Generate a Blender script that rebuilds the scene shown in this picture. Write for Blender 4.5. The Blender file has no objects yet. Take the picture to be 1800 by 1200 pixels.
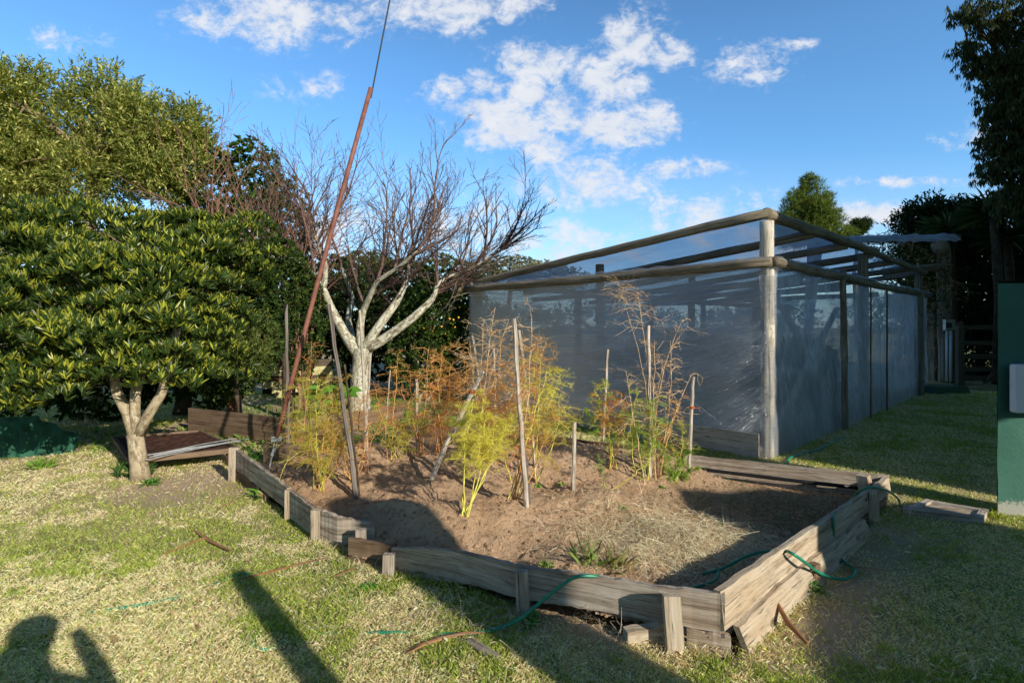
import bpy, math, random
import numpy as np
from mathutils import Vector, Matrix, noise as mnoise
random.seed(7); RS = np.random.RandomState(11)
S = bpy.context.scene; C = S.collection
F, H, CX, HY = 920.0, 1.6, 900.0, 574.0          # photo focal length in px, eye height, centre column, horizon row
EL = 22.8; TE = math.tan(math.radians(EL))
D = np.array([-0.66, 0.7513]); Pp = np.array([0.7513, 0.66])     # shadow direction on the ground and its normal

# ------------------------------------------------------------------ helpers
def at(px, py, Y): return Vector(((px-CX)/F*Y, Y, H-(py-HY)/F*Y))
def G(px, py, z=0.0):
    Y = F*(H-z)/(py-HY); return Vector(((px-CX)/F*Y, Y, z))
def uv2xy(u, v): return Vector((Pp[0]*u+D[0]*v, Pp[1]*u+D[1]*v, 0))

def tag(o, label=None, cat=None, group=None, kind=None):
    if label: o['label'] = label
    if cat: o['category'] = cat
    if group: o['group'] = group
    if kind: o['kind'] = kind
    return o
def empty(name, loc, label, cat, group=None):
    o = bpy.data.objects.new(name, None); C.objects.link(o); o.location = loc
    o.empty_display_size = .1
    bpy.context.view_layer.update()
    return tag(o, label, cat, group)

class MB:
    """collects shapes in world space; loc = grain coordinates, col = tint"""
    def __init__(s): s.v=[]; s.f=[]; s.n=0; s.loc=[]; s.col=[]
    def add(s, V, Fs, loc=None, col=(1,1,1)):
        V = np.asarray(V, float).reshape(-1,3)
        s.v.append(V); s.loc.append(V if loc is None else np.asarray(loc, float).reshape(-1,3))
        c = np.asarray(col, float)
        s.col.append(np.tile(c,(len(V),1)) if c.ndim==1 else c)
        for A in (Fs if isinstance(Fs, list) and len(Fs) and isinstance(Fs[0], np.ndarray) else [np.asarray(Fs, int)]):
            s.f.append(A + s.n)
        s.n += len(V)
    def tube(s, pts, rad, sides=8, cap=True, col=(1,1,1), wob=0.0):
        pts = [Vector(p) for p in pts]; n = len(pts)
        if not hasattr(rad, '__len__'): rad = [rad]*n
        V=[]; L=[]; t0 = (pts[1]-pts[0]).normalized()
        a = t0.orthogonal().normalized(); off = random.uniform(0,50); d=0
        for i,p in enumerate(pts):
            t = (pts[min(i+1,n-1)]-pts[max(i-1,0)])
            if t.length < 1e-9: t = t0
            t = t.normalized(); a = (a - t*a.dot(t)).normalized(); b = t.cross(a)
            if i: d += (p-pts[i-1]).length
            for k in range(sides):
                w = 2*math.pi*k/sides; r = rad[i]*(1+random.uniform(-wob,wob))
                V.append(p+a*(r*math.cos(w))+b*(r*math.sin(w)))
                L.append((off+d, rad[0]*math.cos(w)+off*.3, rad[0]*math.sin(w)))
        Fq=[]
        for i in range(n-1):
            for k in range(sides):
                k2=(k+1)%sides
                Fq.append((i*sides+k, i*sides+k2, (i+1)*sides+k2, (i+1)*sides+k))
        fs=[np.array(Fq)]
        if cap:
            V.append(pts[0]); L.append((off,0,0)); V.append(pts[-1]); L.append((off+d,0,0))
            m=n*sides
            fs.append(np.array([(m, (k+1)%sides, k) for k in range(sides)]+[(m+1,(n-1)*sides+k,(n-1)*sides+(k+1)%sides) for k in range(sides)]))
        s.add([tuple(v) for v in V], fs, L, col)
    def board(s, A, B, zt, zb, th, nseg=10, side=1, wave=.004, col=(1,1,1), tilt=0.0, rough=.003):
        """plank along path A..B (2-D points list or ends), tops/bottoms zt/zb as lists over the path"""
        path = [Vector((p[0],p[1],0)) for p in ([A,B] if B is not None else A)]
        def lerp(arr,t):
            if not hasattr(arr,'__len__'): return arr
            x=t*(len(arr)-1); i=min(int(x),len(arr)-2); return arr[i]*(1-(x-i))+arr[i+1]*(x-i)
        seg=[(path[i+1]-path[i]).length for i in range(len(path)-1)]; T=sum(seg)
        off=random.uniform(0,40); V=[];L=[]
        for j in range(nseg+1):
            t=j/nseg; d=t*T; i=0
            while i<len(seg)-1 and d>seg[i]: d-=seg[i]; i+=1
            p=path[i].lerp(path[i+1], min(1,d/seg[i])); tg=(path[i+1]-path[i]).normalized(); nr=Vector((tg.y,-tg.x,0))*side
            z1=lerp(zt,t)+random.uniform(-rough,rough); z0=lerp(zb,t)+random.uniform(-rough,rough)
            w=random.uniform(-wave,wave)
            for (o_,z) in ((0,z0),(0,(z0+z1)/2),(0,z1),(-th,z1),(-th,z0)):
                q=p+nr*(o_+w+tilt*(z-z0)); V.append((q.x,q.y,z)); L.append((off+t*T, z+off, o_))
        Fq=[]; m=5
        for j in range(nseg):
            for k in range(m):
                k2=(k+1)%m; Fq.append((j*m+k,(j+1)*m+k,(j+1)*m+k2,j*m+k2))
        e0=[(0,1,2,3),(0,0+3,4,0)]
        caps=np.array([(0,1,2),(0,2,3),(0,3,4)]+[(nseg*m+0,nseg*m+2,nseg*m+1),(nseg*m,nseg*m+3,nseg*m+2),(nseg*m,nseg*m+4,nseg*m+3)])
        s.add(V,[np.array(Fq),caps],L,col)
    def box(s, c, sx, sy, sz, rz=0, tilt=(0,0), col=(1,1,1), taper=1.0):
        """upright box, c = base centre, tapered top"""
        R = Matrix.Rotation(rz,3,'Z'); V=[];L=[]; off=random.uniform(0,30)
        for z,k in ((0,1),(sz*.5,(1+taper)/2),(sz,taper)):
            for (a,b) in ((-1,-1),(1,-1),(1,1),(-1,1)):
                q=R@Vector((a*sx/2*k, b*sy/2*k, z)); q+=Vector((tilt[0]*z,tilt[1]*z,0))
                V.append(tuple(q+Vector(c))); L.append((z+off, a*sx/2+off, b*sy/2))
        Fq=[(0,3,2,1),(8,9,10,11)]
        for r in (0,4):
            for k in range(4): Fq.append((r+k, r+(k+1)%4, r+4+(k+1)%4, r+4+k))
        s.add(V,np.array(Fq),L,col)
    def build(s, name, mat, parent=None, smooth=False):
        me = bpy.data.meshes.new(name)
        V=np.concatenate(s.v); L=np.concatenate(s.loc); K=np.concatenate(s.col)
        if parent is not None:
            bpy.context.view_layer.update()
            M=np.array(parent.matrix_world.inverted()); base=None
            V=V@M[:3,:3].T+M[:3,3]
        else:
            mn=V.min(0); mx=V.max(0); base=np.array([(mn[0]+mx[0])/2,(mn[1]+mx[1])/2,mn[2]]); V=V-base
        me.vertices.add(len(V)); me.vertices.foreach_set('co', V.astype(np.float32).ravel())
        idx=np.concatenate([a.ravel() for a in s.f]); cnt=np.concatenate([np.full(len(a),a.shape[1]) for a in s.f])
        st=np.concatenate([[0],np.cumsum(cnt)[:-1]])
        me.loops.add(len(idx)); me.loops.foreach_set('vertex_index', idx.astype(np.int32))
        me.polygons.add(len(cnt)); me.polygons.foreach_set('loop_start', st.astype(np.int32))
        me.update(calc_edges=True)
        a=me.attributes.new('loc','FLOAT_VECTOR','POINT'); a.data.foreach_set('vector', L.astype(np.float32).ravel())
        a=me.attributes.new('tint','FLOAT_COLOR','POINT'); a.data.foreach_set('color', np.hstack([K,np.ones((len(K),1))]).astype(np.float32).ravel())
        me.polygons.foreach_set('use_smooth', np.full(len(cnt),bool(smooth)))
        me.validate(); me.materials.append(mat)
        o=bpy.data.objects.new(name,me); C.objects.link(o)
        if parent is not None: o.parent=parent
        else:
            o.location=tuple(base); bpy.context.view_layer.update()
        return o

# value noise in numpy
_T = np.random.RandomState(3).rand(256,256)
def vn(x,y,s=1.0,o=0):
    x=np.asarray(x)*s+37.3+o*17.1; y=np.asarray(y)*s+91.7+o*5.3
    xi=np.floor(x).astype(int); yi=np.floor(y).astype(int); fx=x-xi; fy=y-yi
    fx=fx*fx*(3-2*fx); fy=fy*fy*(3-2*fy); g=lambda a,b:_T[a%256,b%256]
    return (g(xi,yi)*(1-fx)+g(xi+1,yi)*fx)*(1-fy)+(g(xi,yi+1)*(1-fx)+g(xi+1,yi+1)*fx)*fy
def fbm(x,y,s=1.0,oct=4,o=0):
    t=0;a=1;n=0
    for i in range(oct): t=t+a*vn(x,y,s*2**i,o+i); n+=a; a*=.5
    return t/n

# ------------------------------------------------------------------ materials
def newmat(name):
    m=bpy.data.materials.new(name); m.use_nodes=True; nt=m.node_tree; nt.nodes.clear(); return m,nt
def N(nt,t,**k):
    n=nt.nodes.new(t)
    for a,b in k.items():
        if a in n.inputs.keys(): n.inputs[a].default_value=b
        else: setattr(n,a,b)
    return n
def ramp(nt, stops, fac):
    r=nt.nodes.new('ShaderNodeValToRGB'); cr=r.color_ramp
    while len(cr.elements)<len(stops): cr.elements.new(.5)
    for e,(p,c) in zip(cr.elements,stops): e.position=p; e.color=(*c,1) if len(c)==3 else c
    nt.links.new(fac,r.inputs[0]); return r
def mix(nt,a,b,fac,mode='MIX'):
    n=nt.nodes.new('ShaderNodeMix'); n.data_type='RGBA'; n.blend_type=mode
    for s_,v in ((n.inputs[6],a),(n.inputs[7],b),(n.inputs[0],fac)):
        if hasattr(v,'is_output') or isinstance(v,bpy.types.NodeSocket): nt.links.new(v,s_)
        elif isinstance(v,(int,float)): s_.default_value=v
        else: s_.default_value=(*v,1)
    return n.outputs[2]
def grain(nt, scale):
    a=N(nt,'ShaderNodeAttribute',attribute_name='loc'); mp=N(nt,'ShaderNodeMapping'); mp.inputs['Scale'].default_value=scale
    nt.links.new(a.outputs['Vector'],mp.inputs['Vector']); return mp.outputs[0]
def noise(nt,vec,scale,detail=4,rough=.55,dist=0):
    n=N(nt,'ShaderNodeTexNoise'); n.inputs['Scale'].default_value=scale; n.inputs['Detail'].default_value=detail
    n.inputs['Roughness'].default_value=rough; n.inputs['Distortion'].default_value=dist
    if vec is not None: nt.links.new(vec,n.inputs['Vector'])
    return n.outputs['Fac']
def finish(nt, colr, rough=.9, spec=.2, bump=None, bs=.3, bd=.01, metal=0):
    b=N(nt,'ShaderNodeBsdfPrincipled'); b.inputs['Specular IOR Level'].default_value=spec; b.inputs['Metallic'].default_value=metal
    if isinstance(rough,(int,float)): b.inputs['Roughness'].default_value=rough
    else: nt.links.new(rough,b.inputs['Roughness'])
    if isinstance(colr,tuple): b.inputs['Base Color'].default_value=(*colr,1)
    else: nt.links.new(colr,b.inputs['Base Color'])
    if bump is not None:
        bn=N(nt,'ShaderNodeBump'); bn.inputs['Strength'].default_value=bs; bn.inputs['Distance'].default_value=bd
        nt.links.new(bump,bn.inputs['Height']); nt.links.new(bn.outputs[0],b.inputs['Normal'])
    o=N(nt,'ShaderNodeOutputMaterial'); nt.links.new(b.outputs[0],o.inputs[0]); return b
def wood(name, dark, mid, light, long=1.5, cross=28, bs=.6, patch=.5, patchcol=None, rough=.85):
    m,nt=newmat(name)
    g=noise(nt,grain(nt,(long,cross,cross)),1.0,6,.65,.6)
    g2=noise(nt,grain(nt,(2,5,5)),1.0,4)
    r=ramp(nt,[(.3,dark),(.48,mid),(.7,light)],g)
    c=mix(nt,r.outputs[0],patchcol or tuple(x*.55 for x in mid),ramp(nt,[(.45,(0,0,0)),(.75,(patch,)*3)],g2).outputs[0])
    fine=noise(nt,grain(nt,(4,120,120)),1.0,4,.7)
    vo=N(nt,'ShaderNodeTexVoronoi'); nt.links.new(grain(nt,(2.2,7,7)),vo.inputs['Vector']); vo.inputs['Scale'].default_value=1.0
    c=mix(nt,c,(.10,.06,.035),ramp(nt,[(.05,(.85,)*3),(.13,(0,0,0))],vo.outputs['Distance']).outputs[0])
    blot=noise(nt,grain(nt,(5,14,14)),1.0,5,.7); c=mix(nt,c,(.09,.07,.055),ramp(nt,[(.55,(0,0,0)),(.72,(.6,)*3)],blot).outputs[0])
    c=mix(nt,c,(.02,.015,.01),ramp(nt,[(.34,(.9,)*3),(.44,(0,0,0))],fine).outputs[0])
    t=N(nt,'ShaderNodeAttribute',attribute_name='tint'); c=mix(nt,c,t.outputs['Color'],1.0,'MULTIPLY')
    b=mix(nt,g,fine,.5)
    finish(nt,c,rough,.15,b,bs,.006); return m
def bark(name, base, dark, spot, scale=8, sp=.45):
    m,nt=newmat(name); v=grain(nt,(1,1.6,1.6))
    n1=noise(nt,v,scale,6,.65,.4); n2=noise(nt,v,scale*1.7,5,.7,1.0)
    c=ramp(nt,[(.35,dark),(.55,base)],n1).outputs[0]
    c=mix(nt,c,spot,ramp(nt,[(sp,(0,0,0)),(sp+.07,(1,1,1))],n2).outputs[0])
    t=N(nt,'ShaderNodeAttribute',attribute_name='tint'); c=mix(nt,c,t.outputs['Color'],1.0,'MULTIPLY')
    finish(nt,c,.9,.1,n1,.7,.015); return m
def leafmat(name, rough=.45, spec=.4, trans=.35, tgain=(1.3,1.5,.5)):
    m,nt=newmat(name); a=N(nt,'ShaderNodeAttribute',attribute_name='tint')
    b=N(nt,'ShaderNodeBsdfPrincipled'); b.inputs['Roughness'].default_value=rough; b.inputs['Specular IOR Level'].default_value=spec
    nt.links.new(a.outputs['Color'],b.inputs['Base Color'])
    tr=N(nt,'ShaderNodeBsdfTranslucent'); nt.links.new(mix(nt,a.outputs['Color'],tgain,1.0,'MULTIPLY'),tr.inputs[0])
    mx=N(nt,'ShaderNodeMixShader'); mx.inputs[0].default_value=trans
    nt.links.new(b.outputs[0],mx.inputs[1]); nt.links.new(tr.outputs[0],mx.inputs[2])
    o=N(nt,'ShaderNodeOutputMaterial'); nt.links.new(mx.outputs[0],o.inputs[0]); return m
def flat(name,c,rough=.6,spec=.3,metal=0,var=.25,scale=12,bs=.2):
    m,nt=newmat(name); n=noise(nt,grain(nt,(1,1,1)),scale,5,.6)
    cc=ramp(nt,[(.3,tuple(x*(1-var) for x in c)),(.7,tuple(min(1,x*(1+var)) for x in c))],n).outputs[0]
    finish(nt,cc,rough,spec,n,bs,.004,metal); return m

M={}
M['board']=wood('weathered_board',(.13,.095,.07),(.40,.325,.25),(.62,.55,.46),1.6,30,.8,.6,(.30,.20,.12))
M['board_pale']=wood('pale_board',(.18,.125,.08),(.47,.375,.265),(.64,.55,.43),1.2,22,.7,.5,(.50,.33,.17))
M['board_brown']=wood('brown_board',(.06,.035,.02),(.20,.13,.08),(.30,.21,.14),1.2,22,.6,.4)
M['log']=wood('weathered_log',(.07,.05,.035),(.27,.215,.15),(.46,.40,.31),1.0,26,.9,.7,(.14,.13,.075))
M['stake']=wood('grey_stake',(.20,.15,.11),(.55,.46,.37),(.80,.72,.62),1.5,60,.8,.3)
M['stake_dark']=wood('dark_stake',(.07,.05,.04),(.20,.165,.14),(.33,.29,.25),1.5,60,.8,.3)
M['deck']=wood('yellow_deck_board',(.36,.32,.12),(.58,.53,.25),(.70,.66,.38),1.2,18,.4,.2)
M['gate']=wood('gate_wood',(.04,.03,.022),(.12,.09,.065),(.2,.16,.12),1.2,24,.7,.3)
M['bark_strip']=wood('bark_strip',(.14,.06,.03),(.36,.17,.08),(.52,.30,.17),2,60,.6,.3)
M['plastic_wood']=wood('base_plank',(.4,.3,.23),(.72,.58,.47),(.85,.74,.63),1.0,16,.5,.4)
M['bark_white']=bark('lichen_bark',(.36,.32,.22),(.14,.10,.07),(.60,.58,.46),4.5,.47)
M['bark_tan']=bark('tan_bark',(.46,.37,.24),(.20,.145,.085),(.60,.53,.40),11,.55)
M['bark_dark']=bark('dark_bark',(.10,.075,.05),(.045,.032,.022),(.16,.13,.10),9,.6)
M['twig']=bark('purple_twig',(.20,.125,.10),(.09,.055,.05),(.33,.25,.20),14,.55)
M['twig_red']=bark('red_twig',(.36,.19,.13),(.18,.09,.07),(.45,.30,.22),14,.6)
M['straw_twig']=bark('straw_twig',(.62,.40,.20),(.42,.22,.08),(.72,.56,.36),14,.6)
M['leaf_gloss']=leafmat('glossy_leaf',.36,.5,.25,(1.5,1.6,.35))
M['leaf']=leafmat('soft_leaf',.55,.25,.35,(1.4,1.5,.5))
M['leaf_dark']=leafmat('shade_leaf',.6,.15,.2)
M['frond']=leafmat('feathery_frond',.7,.1,.45,(1.25,1.3,.6))
M['grass']=leafmat('grass_blade',.65,.12,.3,(1.1,1.15,.7)); M['straw']=leafmat('dry_straw',.7,.1,.2,(1.05,.98,.85))
M['rust']=flat('rust_paint',(.25,.10,.07),.6,.3,0,.35,14)
M['rust_dark']=flat('dark_rust',(.08,.038,.025),.8,.2,0,.5,10)
M['galv']=flat('galvanised_steel',(.55,.56,.56),.4,.5,.6,.2,20)
M['wire']=flat('dark_cable',(.08,.08,.08),.5,.4,.5,.2,20)
M['hose']=flat('green_hose',(.015,.24,.13),.32,.5,0,.25,9,.05)
M['black']=flat('black_pipe',(.012,.012,.013),.45,.4,0,.2,9)
M['white']=flat('white_plastic',(.62,.65,.70),.4,.4,0,.06,5,.05)
M['conduit']=flat('white_conduit',(.8,.82,.86),.35,.5,0,.05,5,.05)
M['screen']=flat('meter_window',(.03,.05,.07),.2,.6)
M['greenbox']=flat('green_cover',(.02,.10,.06),.4,.4)
M['net']=flat('green_shade_net',(.022,.095,.055),.7,.2,0,.45,8,.5)
M['fruit']=flat('orange_fruit',(.80,.40,.03),.5,.3,0,.1)
M['stone']=flat('pale_stone',(.45,.42,.37),.9,.1,0,.3,10)
M['cloth']=flat('dark_clothes',(.05,.06,.09),.9,.1)
M['skin']=flat('skin',(.5,.33,.24),.6,.3)
M['twine']=flat('orange_twine',(.65,.17,.05),.8,.1)

# ground
def ground_mat():
    m,nt=newmat('lawn_soil'); g=N(nt,'ShaderNodeNewGeometry').outputs['Position']
    n1=noise(nt,g,1.1,5,.6,.6); n2=noise(nt,g,9,6,.7); n3=noise(nt,g,60,4,.7)
    c=ramp(nt,[(.36,(.16,.24,.05)),(.5,(.36,.34,.14)),(.62,(.60,.48,.27))],n1).outputs[0]
    c=mix(nt,c,(.24,.165,.10),ramp(nt,[(.5,(0,0,0)),(.68,(.75,)*3)],n2).outputs[0])
    c=mix(nt,c,(.05,.055,.02),ramp(nt,[(.38,(.8,)*3),(.52,(0,0,0))],n3).outputs[0])
    a=N(nt,'ShaderNodeAttribute',attribute_name='tint')   # tint.r = bare earth
    c=mix(nt,c,mix(nt,(.42,.28,.17),(.74,.55,.38),n2),a.outputs['Color'])
    finish(nt,c,.95,.05,mix(nt,n2,n3,.6),.8,.03); return m
def soil_mat():
    m,nt=newmat('bed_soil'); g=N(nt,'ShaderNodeNewGeometry').outputs['Position']
    n1=noise(nt,g,2.0,5,.6,.3); n2=noise(nt,g,24,6,.75); n3=noise(nt,g,110,4,.7)
    c=ramp(nt,[(.3,(.70,.44,.255)),(.7,(.92,.63,.40))],n1).outputs[0]
    c=mix(nt,c,(.24,.15,.09),ramp(nt,[(.36,(.7,)*3),(.48,(0,0,0))],n2).outputs[0])
    c=mix(nt,c,(.75,.62,.47),ramp(nt,[(.66,(0,0,0)),(.74,(.7,)*3)],n3).outputs[0])
    a=N(nt,'ShaderNodeAttribute',attribute_name='tint'); c=mix(nt,c,a.outputs['Color'],1.0,'MULTIPLY')
    finish(nt,c,1,.03,mix(nt,n2,n3,.4),1.0,.06); return m
def plaster_mat():
    m,nt=newmat('green_plaster'); g=N(nt,'ShaderNodeNewGeometry').outputs['Position']
    n1=noise(nt,g,2.5,5,.6); n2=noise(nt,g,50,6,.7)
    c=ramp(nt,[(.3,(.040,.120,.088)),(.7,(.062,.165,.125))],n1).outputs[0]
    sep=N(nt,'ShaderNodeSeparateXYZ'); nt.links.new(g,sep.inputs[0])
    ad=N(nt,'ShaderNodeMath',operation='ADD'); nt.links.new(sep.outputs[2],ad.inputs[0])
    ml=N(nt,'ShaderNodeMath',operation='MULTIPLY'); nt.links.new(n2,ml.inputs[0]); ml.inputs[1].default_value=-.20; nt.links.new(ml.outputs[0],ad.inputs[1])
    c=mix(nt,c,(.42,.40,.34),ramp(nt,[(0,(.8,)*3),(.015,(0,0,0))],ad.outputs[0]).outputs[0])
    finish(nt,c,.85,.2,n2,.6,.012); return m
def film_mat(name='plastic_film', haze=.40, streak=.85, tint=(.93,.96,1.0), trl=.45, fg=.55, dc=(.82,.85,.90)):
    m,nt=newmat(name)
    v=grain(nt,(1,1,1))
    w1=noise(nt,grain(nt,(.7,6,1)),1.5,6,.68,1.9); w2=noise(nt,grain(nt,(1.0,24,1)),2.4,6,.7,1.2); w3=noise(nt,v,1.1,4,.5,.5)
    st=ramp(nt,[(.42,(0,0,0)),(.54,(.35,)*3),(.66,(1,)*3)],w1).outputs[0]
    st2=ramp(nt,[(.48,(0,0,0)),(.64,(1,)*3)],w2).outputs[0]
    s=mix(nt,st,st2,.45)
    s=mix(nt,s,(0,0,0),ramp(nt,[(.35,(.7,)*3),(.6,(0,0,0))],w3).outputs[0])
    k=N(nt,'ShaderNodeMath',operation='MULTIPLY_ADD'); nt.links.new(s,k.inputs[0]); k.inputs[1].default_value=streak; k.inputs[2].default_value=haze
    bn=N(nt,'ShaderNodeBump'); bn.inputs['Strength'].default_value=.9; bn.inputs['Distance'].default_value=.06
    nt.links.new(mix(nt,w1,w2,.4),bn.inputs['Height'])
    df=N(nt,'ShaderNodeBsdfDiffuse'); df.inputs[0].default_value=(*dc,1); nt.links.new(bn.outputs[0],df.inputs['Normal'])
    tl=N(nt,'ShaderNodeBsdfTranslucent'); tl.inputs[0].default_value=(.72,.80,.92,1)
    dm=N(nt,'ShaderNodeMixShader'); dm.inputs[0].default_value=trl; nt.links.new(df.outputs[0],dm.inputs[1]); nt.links.new(tl.outputs[0],dm.inputs[2])
    tp=N(nt,'ShaderNodeBsdfTransparent'); tp.inputs[0].default_value=(*tint,1)
    m1=N(nt,'ShaderNodeMixShader'); nt.links.new(k.outputs[0],m1.inputs[0]); nt.links.new(tp.outputs[0],m1.inputs[1]); nt.links.new(dm.outputs[0],m1.inputs[2])
    gl=N(nt,'ShaderNodeBsdfGlossy'); gl.inputs['Roughness'].default_value=.38; gl.inputs[0].default_value=(.9,.94,1,1); nt.links.new(bn.outputs[0],gl.inputs['Normal'])
    fr=N(nt,'ShaderNodeFresnel'); fr.inputs[0].default_value=1.55; nt.links.new(bn.outputs[0],fr.inputs['Normal'])
    fm=N(nt,'ShaderNodeMath',operation='MULTIPLY_ADD'); nt.links.new(fr.outputs[0],fm.inputs[0]); fm.inputs[1].default_value=fg; fm.inputs[2].default_value=.04
    m2=N(nt,'ShaderNodeMixShader'); nt.links.new(fm.outputs[0],m2.inputs[0]); nt.links.new(m1.outputs[0],m2.inputs[1]); nt.links.new(gl.outputs[0],m2.inputs[2])
    o=N(nt,'ShaderNodeOutputMaterial'); nt.links.new(m2.outputs[0],o.inputs[0]); return m
M['ground']=ground_mat(); M['soil']=soil_mat(); M['plaster']=plaster_mat()
M['film']=film_mat(); M['film_thin']=film_mat('thin_film',.04,.35,(1,1,1),.4,.35,(.8,.82,.86)); M['film_wrap']=film_mat('wrap_film',.22,.45,(1,.98,.95),.4,.35,(.80,.79,.76)); M['film_roof']=film_mat('roof_film',.50,.40,(.72,.82,.97),.75,.25)

# ------------------------------------------------------------------ bed outline and height field
bedF=[G(685,1003),G(800,1028),G(905,1066),G(1000,1086),G(1100,1108),G(1180,1128),G(1276,1146)]
bedG=[G(1276,1146),G(1400,1040),Vector((3.42,4.73,0))]
bedH=[Vector((3.40,4.74,0)),Vector((1.83,5.50,0)),Vector((.34,6.40,0)),Vector((-1.6,7.2,0))]
bedL=[Vector((-2.88,5.49,0)),G(512,908),G(560,945),G(600,958),G(660,958)]
bedE=[G(615,986),G(692,1000)]
poly=[(p.x,p.y) for p in bedF]+[(p.x,p.y) for p in bedG[1:]]+[(p.x,p.y) for p in bedH[1:]]+[(-2.7,6.4)]+[(p.x,p.y) for p in bedL]+[(bedE[0].x,bedE[0].y)]
poly=np.array(poly)
def inpoly(x,y,P=poly):
    r=np.zeros(np.shape(x),bool); n=len(P); j=n-1
    for i in range(n):
        xi,yi=P[i]; xj,yj=P[j]
        c=((yi>y)!=(yj>y)) & (x<(xj-xi)*(y-yi)/(yj-yi+1e-12)+xi); r^=c; j=i
    return r
def segd(x,y,a,b):
    ax,ay=a; bx,by=b; t=np.clip(((x-ax)*(bx-ax)+(y-ay)*(by-ay))/((bx-ax)**2+(by-ay)**2),0,1)
    return np.hypot(x-ax-t*(bx-ax), y-ay-t*(by-ay))
def soilz(x,y):
    x=np.asarray(x,float); y=np.asarray(y,float)
    z=.085+.24*np.exp(-(segd(x,y,(-1.5,5.5),(1.35,5.45))/.62)**2)
    z=z+.16*np.exp(-(segd(x,y,(-.9,3.95),(.7,4.3))/.34)**2)+.07*np.exp(-(segd(x,y,(-.75,4.55),(-.2,4.75))/.25)**2)
    z=z-.05*np.exp(-(segd(x,y,(1.9,3.6),(2.9,4.6))/.7)**2)-.10*np.exp(-(segd(x,y,(-.9,3.6),(-.2,3.3))/.2)**2)
    z=z+.10*(fbm(x,y,2.2,3)-.5)+.04*(fbm(x,y,9,3,5)-.5)
    e=np.full(x.shape,9.)
    n=len(poly)
    for i in range(n): e=np.minimum(e,segd(x,y,poly[i],poly[(i+1)%n]))
    return np.maximum(.03+ (z-.03)*np.clip(e/.28,0.35,1),.015)
def lawnz(x,y): return .03*(fbm(x,y,.8,3,9)-.5)+.012*(fbm(x,y,6,2,3)-.5)
def SP(px,py,z0=.2):
    """point where the photo ray meets the bed soil"""
    z=z0
    for _ in range(12):
        p=G(px,py,z); z=.5*z+.5*float(soilz(p.x,p.y))
    return G(px,py,z)

def grid_mesh(x0,x1,y0,y1,nx,ny): 
    X,Y=np.meshgrid(np.linspace(x0,x1,nx),np.linspace(y0,y1,ny)); return X,Y
# lawn sheet: fine near, coarse far
def axis(segs):
    out=[]
    for a,b,s_ in segs: out+=list(np.arange(a,b,s_))
    return np.array(out+[segs[-1][1]])
ax=axis([(-400,-60,40),(-60,-12,3),(-12,12,.12),(12,60,3),(60,400,40)]); ay=axis([(-60,-8,4),(-8,0,.8),(0,14,.10),(14,60,2.5),(60,900,60)])
X,Y=np.meshgrid(ax,ay); Z=lawnz(X,Y)
Z=np.where((abs(X)>40)|(Y>40),0,Z)
Z=np.where(inpoly(X,Y),-.06,Z)
bare=np.exp(-(np.hypot((X+3.2),(Y-5.3)*1.2)/1.3)**2)+.9*np.exp(-(segd(X,Y,(.2,2.95),(1.0,2.6))/.28)**2)+.8*np.exp(-(segd(X,Y,(1.35,2.5),(2.9,4.0))/.30)**2)+.8*np.exp(-(np.hypot(X+6,Y-7)/1.6)**2)+.8*np.exp(-(segd(X,Y,(3.2,6.3),(10.8,13.4))/.3)**2)+np.where((Y>7)&(X<1),.6,0)
bare=np.clip(bare*(.5+1.0*fbm(X,Y,3,3,2)),0,1)
mb=MB(); nx=len(ax); ny=len(ay); ii=(np.arange(ny-1)[:,None]*nx+np.arange(nx-1)[None,:]).ravel()
mb.add(np.stack([X,Y,Z],-1).reshape(-1,3), np.stack([ii,ii+1,ii+nx+1,ii+nx],1), None, np.repeat(bare.reshape(-1,1),3,1))
ground=mb.build('ground',M['ground'],smooth=True); tag(ground,kind='structure')
# soil sheet
X,Y=grid_mesh(-3.2,3.6,2.4,7.5,340,255); Z=soilz(X,Y)+.016*(fbm(X,Y,22,3,7)-.5)+.012*(fbm(X,Y,45,2,17)-.5)
Z=Z+.014*np.maximum(0,fbm(X,Y,14,3,27)-.55)*4; ok=inpoly(X,Y); nx=340; ny=255
cell=ok[:-1,:-1]&ok[1:,:-1]&ok[:-1,1:]&ok[1:,1:]
ii=(np.arange(ny-1)[:,None]*nx+np.arange(nx-1)[None,:])[cell]
soil_tone=np.clip(1-.45*np.exp(-(np.hypot(X-2.5,Y-4.3)/.8)**2),0,1)  # tint gets darker around the right end of the bed
mb=MB(); mb.add(np.stack([X,Y,Z],-1).reshape(-1,3), np.stack([ii,ii+1,ii+nx+1,ii+nx],1), None, np.repeat(soil_tone.reshape(-1,1),3,1))
soil=mb.build('soil',M['soil'],smooth=True); tag(soil,kind='structure')

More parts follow.
